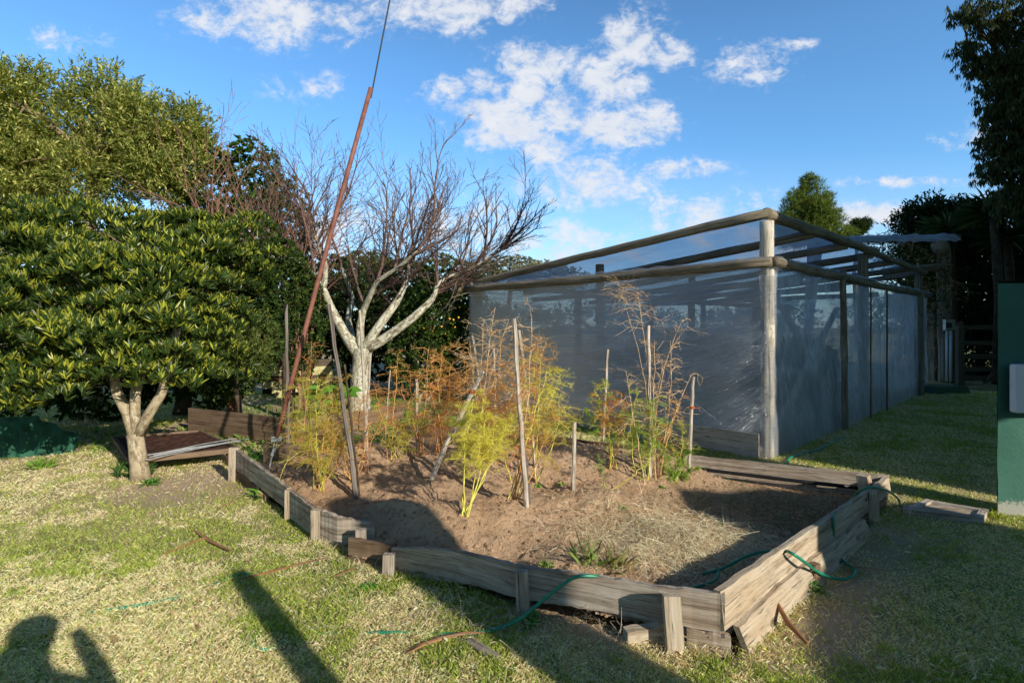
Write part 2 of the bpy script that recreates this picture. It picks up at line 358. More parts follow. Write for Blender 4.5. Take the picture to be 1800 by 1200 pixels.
# ------------------------------------------------------------------ blades, leaves
def nrm(a): return a/np.maximum(np.linalg.norm(a,axis=-1,keepdims=True),1e-9)
def leaves(mb, P, Dr, L, W, col, fold=.25, droop=.0, six=True):
    """P positions, Dr unit directions, L/W arrays, col (n,3)"""
    n=len(P); L=np.broadcast_to(L,(n,))[:,None]; W=np.broadcast_to(W,(n,))[:,None]
    Dr=nrm(Dr); r=RS.normal(size=(n,3)); up=np.array([0,0,1.])+.5*r
    sd=nrm(np.cross(Dr,up)); nn=np.cross(sd,Dr)
    dz=np.array([0,0,-1.])*droop*L
    if six:
        v=np.stack([P, P+Dr*L*.35+sd*W*.45+nn*W*fold, P+Dr*L*.7+sd*W*.42+nn*W*fold+dz*.4, P+Dr*L+dz, P+Dr*L*.7-sd*W*.42+nn*W*fold+dz*.4, P+Dr*L*.35-sd*W*.45+nn*W*fold],1)
        i=np.arange(n)[:,None]*6; f=[np.concatenate([i+np.array([[0,1,2,3]]),i+np.array([[0,3,4,5]])])]
        m=6
    else:
        v=np.stack([P, P+Dr*L*.5+sd*W*.5+nn*W*fold, P+Dr*L+dz, P+Dr*L*.5-sd*W*.5+nn*W*fold],1)
        i=np.arange(n)[:,None]*4; f=[np.concatenate([i+np.array([[0,1,2]]),i+np.array([[0,2,3]])])]; m=4
    mb.add(v.reshape(-1,3), f, None, np.repeat(col,m,0))
def strands(mb,P,Dr,L,W,col,curl=.6,seg=4):
    n=len(P); L=np.broadcast_to(L,(n,))[:,None]; W=np.broadcast_to(W,(n,))[:,None]; Dr=nrm(Dr)
    sd=nrm(np.cross(Dr,np.array([0,0,1.])+.3*RS.normal(size=(n,3)))); bendv=nrm(RS.normal(size=(n,3))*[1,1,.35])*curl*RS.uniform(.2,1,(n,1))
    cur=P.copy(); d=Dr.copy(); rows=[]
    for s in range(seg+1):
        w=W*(1-.6*s/seg)*.5; rows+= [cur-sd*w,cur+sd*w]; d=nrm(d+bendv/seg+np.array([0,0,-.10])); cur=cur+d*L/seg
    V=np.stack(rows,1); i=np.arange(n)[:,None]*(2*(seg+1)); f=[np.concatenate([i+np.array([[2*s,2*s+1,2*s+3,2*s+2]]) for s in range(seg)])]
    mb.add(V.reshape(-1,3),f,None,np.repeat(col,2*(seg+1),0))
def shade(n, c, var=.25, c2=None, p2=.2):
    c=np.array(c); k=1+var*RS.uniform(-1,1,(n,1)); out=c[None]*k
    if c2 is not None:
        q=RS.rand(n)<p2; out[q]=np.array(c2)[None]*k[q]
    return np.clip(out,0,1)
def rand_dirs(n): return nrm(RS.normal(size=(n,3)))
def lobes_shell(lobes, n, inner=.55):
    """points near the surface of a union of ellipsoids, with outward directions"""
    w=np.array([(l[3]*l[4]+l[3]*l[5]+l[4]*l[5]) for l in lobes]); w=w/w.sum()
    k=RS.choice(len(lobes),n,p=w); A=np.array([l[:6] for l in lobes])[k]
    d=rand_dirs(n); r=inner+(1-inner)*RS.rand(n,1)**.6
    wob=(.82+.36*fbm(d[:,0]*2+k*7,d[:,1]*2+d[:,2]*3,1.6,3))[:,None]
    P=A[:,:3]+A[:,3:6]*d*r*wob; nd=nrm(d/A[:,3:6])
    keep=np.ones(n,bool)
    for j,l in enumerate(lobes):
        q=(P-np.array(l[:3]))/np.array(l[3:6]); keep&=~((np.sum(q*q,1)<inner*inner*.8)&(k!=j))
    return P[keep],nd[keep]
def lob(px,py,Y,rx,ry,rd=None):
    c=at(px,py,Y); a=rx/F*Y; b=ry/F*Y; return (c.x,c.y,c.z,a,(rd/F*Y if rd else (a+b)/2),b)
def limb(mb,a,b,r0,r1,seg=7,bend=.12,sides=7,col=(1,1,1)):
    a=Vector(a); b=Vector(b); L=(b-a).length; pts=[]
    o=Vector((random.uniform(-1,1),random.uniform(-1,1),random.uniform(.0,1)))*L*bend
    for i in range(seg+1):
        t=i/seg; p=a.lerp(b,t)+o*math.sin(math.pi*t)
        if 0<i<seg: p+=Vector((random.uniform(-1,1),random.uniform(-1,1),random.uniform(-1,1)))*L*.018
        pts.append(p)
    mb.tube(pts,[r0+(r1-r0)*i/seg for i in range(seg+1)],sides,True,col,.06); return pts
def sub(lobes,m,s,flatn=.8):
    out=[]
    for l in lobes:
        for _ in range(m):
            d=rand_dirs(1)[0]; q=RS.uniform(.45,.95); k=s*RS.uniform(.75,1.3); r=(l[3]*l[4]*l[5])**(1/3)*k
            out.append((l[0]+l[3]*d[0]*q,l[1]+l[4]*d[1]*q,l[2]+l[5]*d[2]*q,r*1.15,r*1.1,r*flatn))
    return out
def whorl(P,Nd,k,spread=(.5,1.15),up=.35):
    n=len(P); Pk=np.repeat(P,k,0); N0=nrm(Nd+np.array([0,0,up])); Nk=np.repeat(N0,k,0)
    r=nrm(np.cross(Nk,rand_dirs(n*k))); a=RS.uniform(spread[0],spread[1],(n*k,1))
    return Pk, nrm(Nk*np.cos(a)+r*np.sin(a))
def tree(name,label,cat,base,lobes,trunkmat,leafm,kind,nclump,col,c2=None,p2=.2,trunk_r=.1,forks=None,group=None,lsize=.08,wsize=.028,k=11,inner=.6,branches=14,bend=.12,var=.28,up=.35,six=True,droop=0,pads=False):
    t=empty(name,base,label,cat,group); mb=MB(); base=Vector(base)
    tops=[]
    if forks:
        for path,rads in forks: mb.tube(path,rads,10,True,(1,1,1),.06); tops.append((Vector(path[-1]),rads[-1]))
    else:
        top=Vector((base.x+random.uniform(-.1,.1),base.y,max(base.z+.3,np.mean([l[2] for l in lobes])-np.mean([l[5] for l in lobes])*.6)))
        limb(mb,base,top,trunk_r,trunk_r*.7,6,.04,9); tops=[(top,trunk_r*.7)]
    for i in range(branches):
        l=lobes[i%len(lobes)]; d=rand_dirs(1)[0]; e=Vector((l[0]+l[3]*d[0]*.35,l[1]+l[4]*d[1]*.35,l[2]+l[5]*d[2]*.3))
        tp,r=min(tops,key=lambda q:(q[0]-e).length)
        pts=limb(mb,tp,e,r*.7,.008,7,bend,6,(.6,.55,.5))
        for j in (3,5):
            e2=pts[j]+Vector(rand_dirs(1)[0])*.45*(l[5]); limb(mb,pts[j],e2,.02*trunk_r/.1,.004,4,bend,5,(.6,.55,.5))
    mb.build('trunk',M[trunkmat],t,smooth=True)
    mb=MB(); P,Nd=lobes_shell(lobes,nclump,inner)
    if pads:
        kk=Nd[:,2]>-.6+.5*RS.rand(len(Nd)); P,Nd=P[kk],Nd[kk]
    if kind=='whorl':
        Pk,Dk=whorl(P,Nd,k,(.2,.95) if pads else (.5,1.15),up=up); n=len(Pk)
        Pk=Pk+np.repeat(rand_dirs(len(P)),k,0)*0
        cl=np.repeat(.8+.4*RS.rand(len(P),1),k,0)
    else:
        Pk=np.repeat(P,k,0); n=len(Pk)
        if kind=='hang':
            ax_=nrm(np.repeat(rand_dirs(len(P)),k,0)*np.array([1,1,.4])); Pk=Pk+ax_*RS.uniform(0,.35,(n,1))*lsize*3
            Dk=nrm(rand_dirs(n)*.45+np.array([0,0,-1.]))
        elif kind=='needle':
            Dk=nrm(rand_dirs(n)+np.repeat(Nd,k,0)*.6+np.array([0,0,.4]))
        else:   # sprays of small leaves along short twigs
            ax_=np.repeat(nrm(Nd+rand_dirs(len(P))*.8+np.array([0,0,up])),k,0); tt=np.tile(np.linspace(0,1,k),len(P))[:,None]
            Pk=Pk+ax_*tt*lsize*3.2; Dk=nrm(ax_+rand_dirs(n)*.9)
        cl=np.repeat(.75+.5*RS.rand(len(P),1),k,0)
    cbase=shade(n,col,var,c2,p2)
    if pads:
        sunlit_=RS.rand(n)<np.clip(np.repeat(Nd[:,2],k)*.55,.03,.42); cbase[sunlit_]=shade(int(sunlit_.sum()),c2,var)  # upward-facing pads get brighter leaves: sunlit tips painted into the tint
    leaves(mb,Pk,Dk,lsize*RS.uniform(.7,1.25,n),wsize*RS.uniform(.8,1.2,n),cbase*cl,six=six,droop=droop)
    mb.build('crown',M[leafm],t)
    return t
# ------------------------------------------------------------------ raised bed frame
bed=empty('raised_bed',(0.3,4.6,0),'low raised bed frame of weathered grey planks and short posts around the soil','raised bed')
def V2(l): return [(p.x,p.y) for p in l]
def plank(A,zt,zb,mat='board',label=None,th=.035,nseg=14,side=1,tilt=0,wave=.0015,rough=.005,col=(1,1,1),parent=None):
    nseg*=2; mb=MB(); mb.board(A,None,zt,zb,th,nseg,side,wave,col,tilt,rough)
    V=mb.v[0]; 
    for j in (0,nseg): V[j*5:j*5+5,:2]+=np.array([[random.uniform(-.012,.012),random.uniform(-.012,.012)]])
    o=mb.build('plank',M[mat],parent or bed)
    if label: o['label']=label
    return o
def bpost(px,py0,py1,w,mat='board',tilt=(0,0),rz=0.0,taper=.95,off=(0,0),zb=0,d=.045,parent=None,name='post',label=None):
    p=G(px,py0,zb); z=H-(py1-HY)/F*p.y-zb
    mb=MB(); mb.box((p.x+off[0],p.y+off[1],zb-.04),w/F*p.y,d,z+.04,rz,tilt,(1,1,1),taper)
    o=mb.build(name,M[mat],parent or bed)
    if label: o['label']=label
    return o
plank(V2(bedF),[.15,.20,.225,.238,.255,.265,.287],[-.02,.0,.045,.055,.07,.08,.10],nseg=26,side=1,th=.032)
mb=MB(); g0=G(1205,1132); g1=G(1292,1152)
plank([(g0.x,g0.y+.0),(g1.x,g1.y+.02)],[.085,.06],[-.03,-.03],th=.04,nseg=6,side=1,label='rotten lower plank under the front corner')
ge=Vector((3.42,4.73,0)); cor=bedF[-1]
gm=[cor.lerp(ge,t) for t in (0,.12,.3,.5,.7,.86,1.0)]
plank(V2(gm),[.292,.287,.275,.262,.25,.24,.235],[.105,.10,.10,.10,.11,.11,.10],nseg=22,side=1,mat='board_pale',tilt=-.12)
gl=[cor.lerp(ge,t)+Vector((.075,-.075,0)) for t in (0.02,.14,.34,.52,.7)]
plank(V2(gl),[.105,.13,.12,.12,.11],[-.04]*5,nseg=14,side=1,mat='board_pale',tilt=-.5,label='cracked lower plank leaning out at the right side')
bk=bedH
plank(V2(bk[:2]),[.245,.25],[.03,.03],nseg=12,side=-1,th=.04,mat='board')
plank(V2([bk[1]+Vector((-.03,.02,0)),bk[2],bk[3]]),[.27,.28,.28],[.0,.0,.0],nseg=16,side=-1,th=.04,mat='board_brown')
plank(V2([bedL[0],bedL[1]]),[.33,.25],[.13,.07],nseg=12,side=-1,mat='board')
a0=bedL[0]+Vector((.03,-.02,0)); a1=bedL[1].lerp(bedL[0],.35)
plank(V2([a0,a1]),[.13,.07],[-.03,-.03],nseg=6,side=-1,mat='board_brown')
plank(V2([bedL[1],bedL[2]]),[.245,.225],[.02,.0],nseg=8,side=-1,mat='board')
plank(V2([bedL[2],bedL[3],bedL[4]]),[.235,.215,.165],[.0,.0,.0],nseg=12,side=-1,mat='board',label='broken left plank with a split end')
plank(V2(bedE),[.16,.15],[-.03,-.03],nseg=5,side=1,mat='board_brown',th=.03)
lb=[Vector((-2.9,6.1,0)),Vector((-2.2,5.95,0))]
plank(V2(lb),[.26,.24],[0,0],nseg=6,side=1,mat='board_brown')
bpost(418,843,785,17,'board_pale',off=(-.02,-.03)); bpost(512,908,857,12,'board_pale',off=(-.0,-.045)); bpost(560,945,891,16,'board_pale',off=(0,-.05))
bpost(636,975,927,17,'board',off=(0,-.02)); bpost(686,1004,966,20,'board',off=(.0,-.06),tilt=(.04,0)); 
bpost(920,1072,996,24,'board',off=(0,-.055),tilt=(-.04,.05)); bpost(1182,1133,1036,30,'board_pale',off=(0,-.06),tilt=(-.07,.04))
bpost(1526,915,862,22,'board_pale',off=(.03,-.03),rz=.7); bpost(1541,893,836,24,'board_pale',off=(-.05,.0),rz=.75,d=.09,tilt=(-.15,.1))
bpost(1508,912,880,16,'board',off=(.02,-.02),rz=.7,tilt=(-.2,0)); bpost(1431,1025,990,20,'board_brown',off=(0,0),rz=.5)
# black irrigation pipe along the inside of the back plank
mb=MB(); mb.tube([(3.25,4.74,.13),(2.7,4.98,.135),(2.2,5.22,.14),(1.83,5.38,.15),(1.4,5.62,.2)],.018,8)
tag(mb.build('irrigation_pipe',M['black'],smooth=True),'black irrigation pipe lying along the inside of the back plank','pipe')

def piece(name,label,cat,pts,rad,mat,sides=6,wob=.15,flatz=None,group=None):
    mb=MB(); mb.tube(pts,rad,sides,True,(1,1,1),wob)
    if flatz:
        V=mb.v[0]; zc=np.interp(V[:,0],sorted(V[:,0]),[V[:,2].mean()]*len(V)); mb.v[0][:,2]=V[:,2].min()+(V[:,2]-V[:,2].min())*flatz
    return tag(mb.build(name,M[mat],smooth=False),label,cat,group)
mb=MB(); a=G(1104,1138); b=G(1176,1128); mb.board([(a.x,a.y),(b.x,b.y)],None,[.075,.085],[-.01,-.01],.06,5,1,.004,(1,1,1),0,.008)
tag(mb.build('wood_block',M['board_pale']),'broken pale wood block lying against the front post near the corner','wood block')
def gpts(L,z=.012): return [G(px,py)+Vector((0,0,z+.022+(q[2] if len(q)>2 else 0))) for q in L for px,py in [q[:2]]]
piece('bark_strip','long orange brown bark strip below the hose end near the front board','bark strip',gpts([(712,1158),(745,1140),(780,1128),(820,1124,.02),(852,1120)]),[.006,.012,.016,.012,.004],'bark_strip',flatz=.5)
piece('wood_chunk','grey split piece of timber lying in the grass below the bark strip','wood piece',gpts([(825,1133),(850,1150),(876,1163)]),[.025,.035,.02],'board',flatz=.6)
piece('stick','thin brown stick crossing the grass, pointing at the broken corner of the bed','stick',gpts([(420,1027),(470,1015),(525,1000),(580,987)]),[.004,.007,.006,.003],'bark_strip')
piece('forked_bark','forked red brown bark strip on the sunlit lawn','bark strip',gpts([(340,937),(365,955),(405,975)]),[.008,.014,.007],'bark_strip',flatz=.6)
piece('stick','straight brown stick touching the forked bark strip','stick',gpts([(284,983),(320,968),(362,952)]),[.004,.006,.005],'bark_strip')
piece('bark_strip','small bark sliver beneath the left planks','bark strip',gpts([(383,898),(410,886)]),[.012,.012],'bark_strip',flatz=.4)
piece('bark_strip','curved bark strip leaning in the grass right of the front corner','bark strip',gpts([(1362,1075,.05),(1385,1110,.02),(1420,1143)]),[.01,.016,.01],'bark_strip',flatz=.8)
piece('bark_strip','pale bark curl on the bare earth beside the right side stub','bark strip',gpts([(1392,1028),(1428,1042)]),[.014,.008],'straw_twig',flatz=.5)
piece('bark_strip','dark bark strip in the shaded lawn right of the bed','bark strip',gpts([(1500,1003),(1560,1010)]),[.008,.005],'bark_strip',flatz=.5)
piece('bark_strip','curled bark flake under the long front plank','bark strip',gpts([(590,885),(640,889)]),[.0,.0],'bark_strip') if False else None
piece('bark_strip','orange bark strip in the grass left of the forked one','bark strip',gpts([(585,1022),(622,1006)]),[.006,.01],'bark_strip',flatz=.5)

# garden hose
mb=MB()
def hp(px,py,z): return G(px,py,z)
hpts=[hp(150,1078,.0),hp(245,1063,.012),hp(310,1050,.006),hp(360,1035,-.004),hp(425,1008,.012),hp(470,1030,-.01),hp(440,1090,-.012),hp(455,1140,.008),hp(520,1124,-.006),hp(560,1114,.004),hp(620,1113,-.008),hp(685,1111,.014),hp(740,1113,.0),hp(790,1114,.016),hp(850,1110,.02),hp(905,1092,.05),hp(945,1062,.12),hp(985,1030,.22),hp(1015,1013,.262),hp(1060,1014,.24),hp(1110,1030,.13),hp(1170,1042,.10),hp(1215,1033,.10),hp(1255,1020,.10),hp(1262,1003,.11),hp(1235,1008,.10),hp(1270,998,.12),hp(1320,974,.17),hp(1370,966,.23),hp(1392,972,.27),hp(1415,988,.2),hp(1440,1006,.08),hp(1470,1017,.03),hp(1497,1014,.02),hp(1503,1001,.02),hp(1488,990,.02),hp(1474,975,.03),hp(1466,948,.10),hp(1465,915,.24),hp(1466,900,.25),hp(1475,905,.12),hp(1495,880,.12),hp(1512,862,.22),hp(1532,856,.262),hp(1560,862,.2),hp(1578,876,.06),hp(1583,890,.02)]
def smooth(P,n=5):
    out=[]
    for i in range(len(P)-1):
        p0=P[max(i-1,0)];p1=P[i];p2=P[i+1];p3=P[min(i+2,len(P)-1)]
        for k in range(n):
            t=k/n; out.append(.5*((2*p1)+(p2-p0)*t+(2*p0-5*p1+4*p2-p3)*t*t+(3*p1-p0-3*p2+p3)*t**3))
    return out+[P[-1]]
mb.tube(smooth(hpts),.0095,8)
tag(mb.build('garden_hose',M['hose'],smooth=True),'green garden hose looping over the planks of the raised bed into the lawn','hose')
mb=MB(); mb.tube(smooth([G(1385,822,.0),G(1386,806,.03),G(1410,797,.02),G(1440,788,.02),G(1480,768,.02)]),.014,7)
tag(mb.build('water_pipe',M['hose'],smooth=True),'short dark green pipe at the foot of the greenhouse corner','pipe')

# ------------------------------------------------------------------ guy wire
rod=at(486,768,5.3)
gw=empty('guy_wire',G(462,862),'leaning rust red pipe sleeve on a steel guy wire anchored beside the bed','guy wire')
anchor=G(462,862); rod=at(486,772,anchor.y+.02); top=at(652,155,anchor.y+.25); end=at(697,-60,anchor.y+.35)
mb=MB(); mb.tube([anchor-Vector((0,0,.1)),anchor.lerp(rod,.6),at(481,792,anchor.y)],[.008]*3,7); rod_o=mb.build('anchor_rod',M['galv'],gw)
mb=MB()
for dx in (-.012,.012): mb.tube([at(481,795,anchor.y)+Vector((dx,0,0)),rod+Vector((dx,0,-.0))],[.005,.005],6)
mb.tube([at(478,800,anchor.y),at(483,788,anchor.y)],[.016,.014],7); mb.build('turnbuckle',M['galv'],rod_o)
mb=MB(); mb.box(rod+Vector((0,0,-.02)),.095,.03,.05,.3,(0.1,0)); mb.build('clamp',M['galv'],gw)
mb=MB(); mb.tube([rod.lerp(top,t)+Vector((math.sin(t*3.1)*-.01,0,0)) for t in (0.005,.25,.5,.75,1)],.023,12); mb.build('pipe_sleeve',M['rust'],gw,smooth=True)
mb=MB(); mb.tube([top-Vector((0,0,.1)),end,end+(end-top)*1.2],.008,7); mb.build('cable',M['wire'],gw)

# ------------------------------------------------------------------ stakes
def stake(px0,py0,px1,py1,r,label,mat='stake',lean=0.0,tie=False,name='stake',z=None,sides=7):
    b=SP(px0,py0) if z is None else G(px0,py0,z); t=at(px1,py1,b.y+lean)
    mb=MB(); n=9; pts=[b.lerp(t,i/n) for i in range(n+1)]; pts[0]-=Vector((0,0,.06))
    for p in pts[1:-1]: p+=Vector((random.uniform(-1,1),random.uniform(-1,1),0))*r*.28
    R=[r*(1.02-.18*i/n)*random.uniform(.92,1.08) for i in range(n+1)]
    if tie:
        th=empty(name,b,label,'stake'); mb.tube(pts,R,sides,True,(1,1,1),.1); pol=mb.build('pole',M[mat],th)
        m2=MB(); c=b.lerp(t,tie)
        for k in range(3):
            ring=[c+Vector((math.cos(a)*(r*1.25),math.sin(a)*(r*1.25),k*.008+random.uniform(-.004,.004))) for a in np.linspace(0,6.28,10)]
            m2.tube(ring,.0035,5)
        m2.tube([c+Vector((r,0,0)),c+Vector((r+.04,-.02,.01)),c+Vector((r+.055,-.01,-.03))],.003,5)
        m2.tube([c+Vector((-r,0,0)),c+Vector((-r-.04,-.02,.015))],.003,5); m2.build('twine',M['twine'],pol); return th
    mb.tube(pts,R,sides,True,(1,1,1),.1)
    return tag(mb.build(name,M[mat]),label,'stake')
stake(507,803,503,535,.021,'dark upright stake just right of the rust red pipe foot','stake_dark')
stake(628,876,578,535,.022,'long dark grey pole leaning left over the shaded soil','stake_dark',.1)
stake(632,872,606,640,.011,'thin brown stem leaning beside the dark grey pole','bark_dark')
stake(647,815,632,545,.014,'pinkish thin stake standing before the white tree trunk')
stake(641,790,652,620,.012,'short pinkish stake right of the one before the white trunk')
stake(677,765,686,650,.011,'thin pale stake between the white trunk and the capped one')
stake(733,795,732,666,.018,'straight sawn stake holding a dried orange plant behind the mound')
stake(755,843,848,652,.022,'bleached pole leaning far to the right on the mound',lean=.1,tie=.8)
stake(925,890,903,560,.021,'tallest bleached stake, split near the foot, on the mound centre')
stake(930,884,915,725,.024,'split grey stake bound to the foot of the tallest one','stake_dark')
stake(942,822,912,580,.017,'slim bleached stake just behind the tallest stake')
stake(1007,860,1010,742,.020,'short square-cut stake alone on the soil')
stake(1058,797,1068,614,.020,'stake with a pointed top among orange and green fronds',)
stake(1142,835,1139,572,.022,'tall stake right of centre with twine around it',tie=.42)
stake(1211,825,1219,662,.019,'knobbly bamboo stake at the right end of the asparagus row',tie=.66)
stake(862,800,830,590,.015,'stick leaning behind the tangled dry stems')
stake(872,790,868,612,.013,'upright stick hidden among the dry orange stems',tie=.75)
stake(318*0+535,760,531,640,.010,'thin reddish stick behind the leftmost asparagus','bark_dark')

# ------------------------------------------------------------------ asparagus
AC={'y':(.74,.68,.14),'g':(.30,.46,.07),'o':(.74,.40,.12),'t':(.74,.50,.28),'ol':(.52,.46,.08),'r':(.62,.27,.10)}
def asparagus(base,stems,label,seed,group='asparagus plants tied up in the bed'):
    """stems: list of (px_top,py_top,depth offset,colour,foliage density,foliage colour,start)"""
    random.seed(seed); b=Vector(base)
    t=empty('asparagus_plant',b,label,'plant',group)
    ms=MB(); mf=MB(); hasf=False
    for (px,py,dy,sc,dens,fc,st) in stems:
        top=at(px,py,b.y+dy); b0=b+Vector((random.uniform(-.06,.06),random.uniform(-.04,.04),-.03))
        n=10; curve=Vector((random.uniform(-.12,.12),random.uniform(-.1,.1),0))*(top-b).length
        pts=[b0.lerp(top,(i/n))+curve*math.sin(math.pi*i/n)*.6+Vector((random.gauss(0,.006),random.gauss(0,.006),0)) for i in range(n+1)]
        c=np.array(AC[sc])*random.uniform(.85,1.2)
        ms.tube(pts,[.0065*(1-.65*i/n) for i in range(n+1)],5,False,c)
        L=(top-b).length; nb=int((14*L/.9+6)*(.6 if sc=='t' else .7 if dens<.5 else 1))
        for j in range(nb):
            u=st+(1-st)*(j+random.random())/nb; k=min(int(u*n),n-1); p=pts[k].lerp(pts[k+1],u*n-k)
            d=Vector((random.gauss(0,1),random.gauss(0,1),random.uniform(.1,1.1))).normalized(); bl=L*(.36-.20*u)*random.uniform(.6,1.3)
            q=[p+d*bl*s+Vector((0,0,-.45*bl*s*s))+Vector((random.gauss(0,.01),random.gauss(0,.01),random.gauss(0,.008))) for s in (0,.25,.5,.75,1)]
            ms.tube(q,[.0024,.002,.0017,.0014,.001],4,False,c*random.uniform(.9,1.15))
            tw=[]
            for m in range(7 if dens else 5):
                s=random.uniform(.2,1); k2=min(int(s*4),3); p2=q[k2].lerp(q[k2+1],s*4-k2)
                d2=(d*.6+Vector((random.gauss(0,.7),random.gauss(0,.7),random.gauss(.1,.6)))).normalized(); l2=bl*random.uniform(.2,.5)
                e=p2+d2*l2+Vector((0,0,-.25*l2)); mid=p2.lerp(e,.5)+Vector((random.gauss(0,.012),random.gauss(0,.012),random.gauss(.005,.01)))
                ms.tube([p2,mid,e],[.0013,.0011,.0008],3,False,c*random.uniform(.9,1.2)); tw+=[(p2,e)]
            if dens>0:
                hasf=True; m=int(dens*20)
                for (p2,e) in tw:
                    a=np.array(p2); bb=np.array(e); s=RS.rand(m,1); P=a+(bb-a)*s+RS.normal(size=(m,3))*.006
                    leaves(mf,P,rand_dirs(m)+np.array([0,0,.25]),RS.uniform(.010,.024,m),.0014,shade(m,AC[fc],.35,AC['o'],.06),six=False,fold=0)
    ms.build('stem',M['straw_twig_tint'],t)
    if hasf: mf.build('foliage',M['frond'],t)
    random.seed(7+seed); return t
def tintmat(name,rough=.7):
    m,nt=newmat(name); a=N(nt,'ShaderNodeAttribute',attribute_name='tint'); n=noise(nt,grain(nt,(1,1,1)),30,3)
    c=mix(nt,a.outputs['Color'],ramp(nt,[(.3,(.6,)*3),(.7,(1.2,)*3)],n).outputs[0],1.0,'MULTIPLY'); finish(nt,c,rough,.2); return m
M['straw_twig_tint']=tintmat('asparagus_stem')
asparagus(SP(560,862),[(530,670,.1,'ol',2.2,'ol',.35),(560,655,.2,'y',2.4,'ol',.3),(600,660,0,'o',2,'ol',.35),(545,720,-.1,'ol',2.2,'ol',.25),(585,690,.1,'y',2,'y',.3),(610,720,-.05,'o',1.2,'ol',.3),(515,740,0,'r',1,'ol',.4),(640,700,.15,'r',.4,'o',.4),(575,740,0,'ol',2.2,'ol',.2)],'wide olive green asparagus clump at the left end of the bed',1)
asparagus(SP(615,850),[(560,730,0,'o',0,'o',.2),(650,740,.1,'o',0,'o',.2),(680,720,.1,'r',.3,'o',.3),(600,770,-.1,'o',0,'o',.2)],'drooping dry orange asparagus beside the leaning grey pole',2)
asparagus(SP(818,908),[(832,700,0,'y',3,'y',.5),(850,715,.05,'y',3.2,'y',.5),(870,735,.1,'y',3,'y',.55),(818,725,0,'y',3,'y',.55),(845,760,-.02,'y',2.5,'y',.5),(890,745,.12,'y',2.2,'y',.6)],'bright yellow asparagus standing nearest to the front plank',3)
asparagus(SP(848,815),[(870,540,0,'t',0,'o',.3),(850,575,.15,'t',0,'o',.3),(880,580,.05,'o',.2,'o',.3),(895,560,.1,'t',0,'o',.35),(905,600,0,'o',.3,'o',.3),(885,640,.1,'o',1.6,'o',.3),(825,600,.1,'o',.4,'o',.4),(890,660,0,'o',1.5,'y',.3),(860,640,.1,'o',1,'o',.3),(835,690,-.1,'o',1.4,'y',.3),(905,690,.1,'o',1.2,'o',.35),(850,560,.2,'t',0,'o',.4)],'tall tangled tan and orange asparagus behind the bright yellow one',4)
asparagus(SP(895,880),[(945,600,.1,'o',.7,'o',.4),(960,650,.1,'y',1.6,'ol',.4),(985,660,.1,'y',1.5,'y',.45),(935,560,.2,'t',.2,'o',.5),(915,640,0,'r',.6,'o',.4),(975,720,.0,'o',1.3,'ol',.4)],'ochre asparagus arching right of the tallest stake',5)
asparagus(SP(935,850),[(950,620,0,'y',1.6,'y',.4),(925,680,0,'o',1,'o',.35),(985,690,.1,'y',1.5,'ol',.45),(960,600,.1,'o',.8,'o',.5)],'yellow stemmed asparagus behind the tallest stake',6)
asparagus(SP(1075,820),[(1060,665,0,'y',1.6,'g',.45),(1045,685,0,'y',1.6,'o',.5),(1090,690,.05,'o',1.6,'o',.5),(1030,720,0,'g',1.5,'g',.45),(1105,715,0,'y',1.6,'g',.45),(1070,700,-.1,'r',1.2,'r',.5)],'orange topped green asparagus around the pointed stake',7)
asparagus(SP(1128,845),[(1120,690,0,'y',1.7,'g',.4),(1150,700,.05,'g',1.6,'g',.4),(1105,730,.0,'g',1.6,'g',.35),(1160,740,0,'y',1.5,'g',.4),(1100,650,.1,'t',.2,'g',.5)],'green asparagus at the foot of the tall tied stake',8)
asparagus(SP(1150,838),[(1200,560,0,'t',0,'t',.3),(1180,600,0,'t',0,'o',.3),(1215,660,0,'t',.2,'o',.3),(1165,640,.1,'t',0,'o',.3),(1195,700,0,'o',.3,'o',.35),(1150,600,0,'t',0,'t',.4)],'dried straw coloured asparagus skeleton right of the tall tied stake',9)
asparagus(SP(1148,780,.25),[(1118,505,0,'t',0,'t',.72),(1085,495,0,'t',0,'t',.85)],'tallest bare branching stalk rising above the tied stake',10)
asparagus(SP(1188,840),[(1180,780,0,'g',2.2,'g',.1),(1215,790,0,'g',2,'g',.1),(1165,790,-.05,'g',2,'g',.1),(1200,740,0,'y',.8,'g',.4),(1230,820,-.1,'g',2,'g',.1)],'low fresh green asparagus tuft at the right end of the mound',11)
asparagus(SP(735,800),[(752,610,0,'o',0,'o',.5),(680,690,.1,'r',.5,'r',.4),(720,650,.1,'r',.2,'o',.5),(705,680,0,'r',.2,'o',.4),(765,700,0,'o',.2,'o',.4)],'curly burnt orange asparagus tied to the straight sawn stake',12)
asparagus(SP(775,800),[(790,640,.1,'o',1.3,'o',.4),(750,670,.1,'r',1.0,'r',.4),(820,650,.1,'o',.9,'o',.45),(778,620,0,'o',1.2,'r',.6),(795,660,.1,'r',1.2,'r',.3),(760,690,0,'r',1.0,'o',.3),(810,690,.1,'o',1.1,'r',.3)],'rust brown asparagus between the sawn stake and the leaning pole',13)
asparagus(SP(690,810),[(655,670,0,'r',.2,'o',.5),(700,620,.1,'o',.2,'o',.6),(665,710,0,'ol',.8,'ol',.3),(720,700,0,'ol',1.2,'ol',.3),(745,740,-.1,'ol',1.4,'ol',.3),(700,740,-.1,'ol',1.2,'ol',.3)],'thin reddish asparagus right of the white trunk',14)
asparagus(SP(520,790),[(548,600,0,'r',0,'r',.6),(530,680,.1,'ol',.8,'ol',.3),(500,700,0,'ol',1,'ol',.3)],'reddish dry asparagus behind the leftmost stake',15)
asparagus(SP(905,850),[(870,740,-.1,'y',.3,'y',.3),(935,760,0,'r',0,'o',.5),(890,700,.1,'r',0,'r',.5)],'brown stemmed asparagus left of the split grey stake',16)
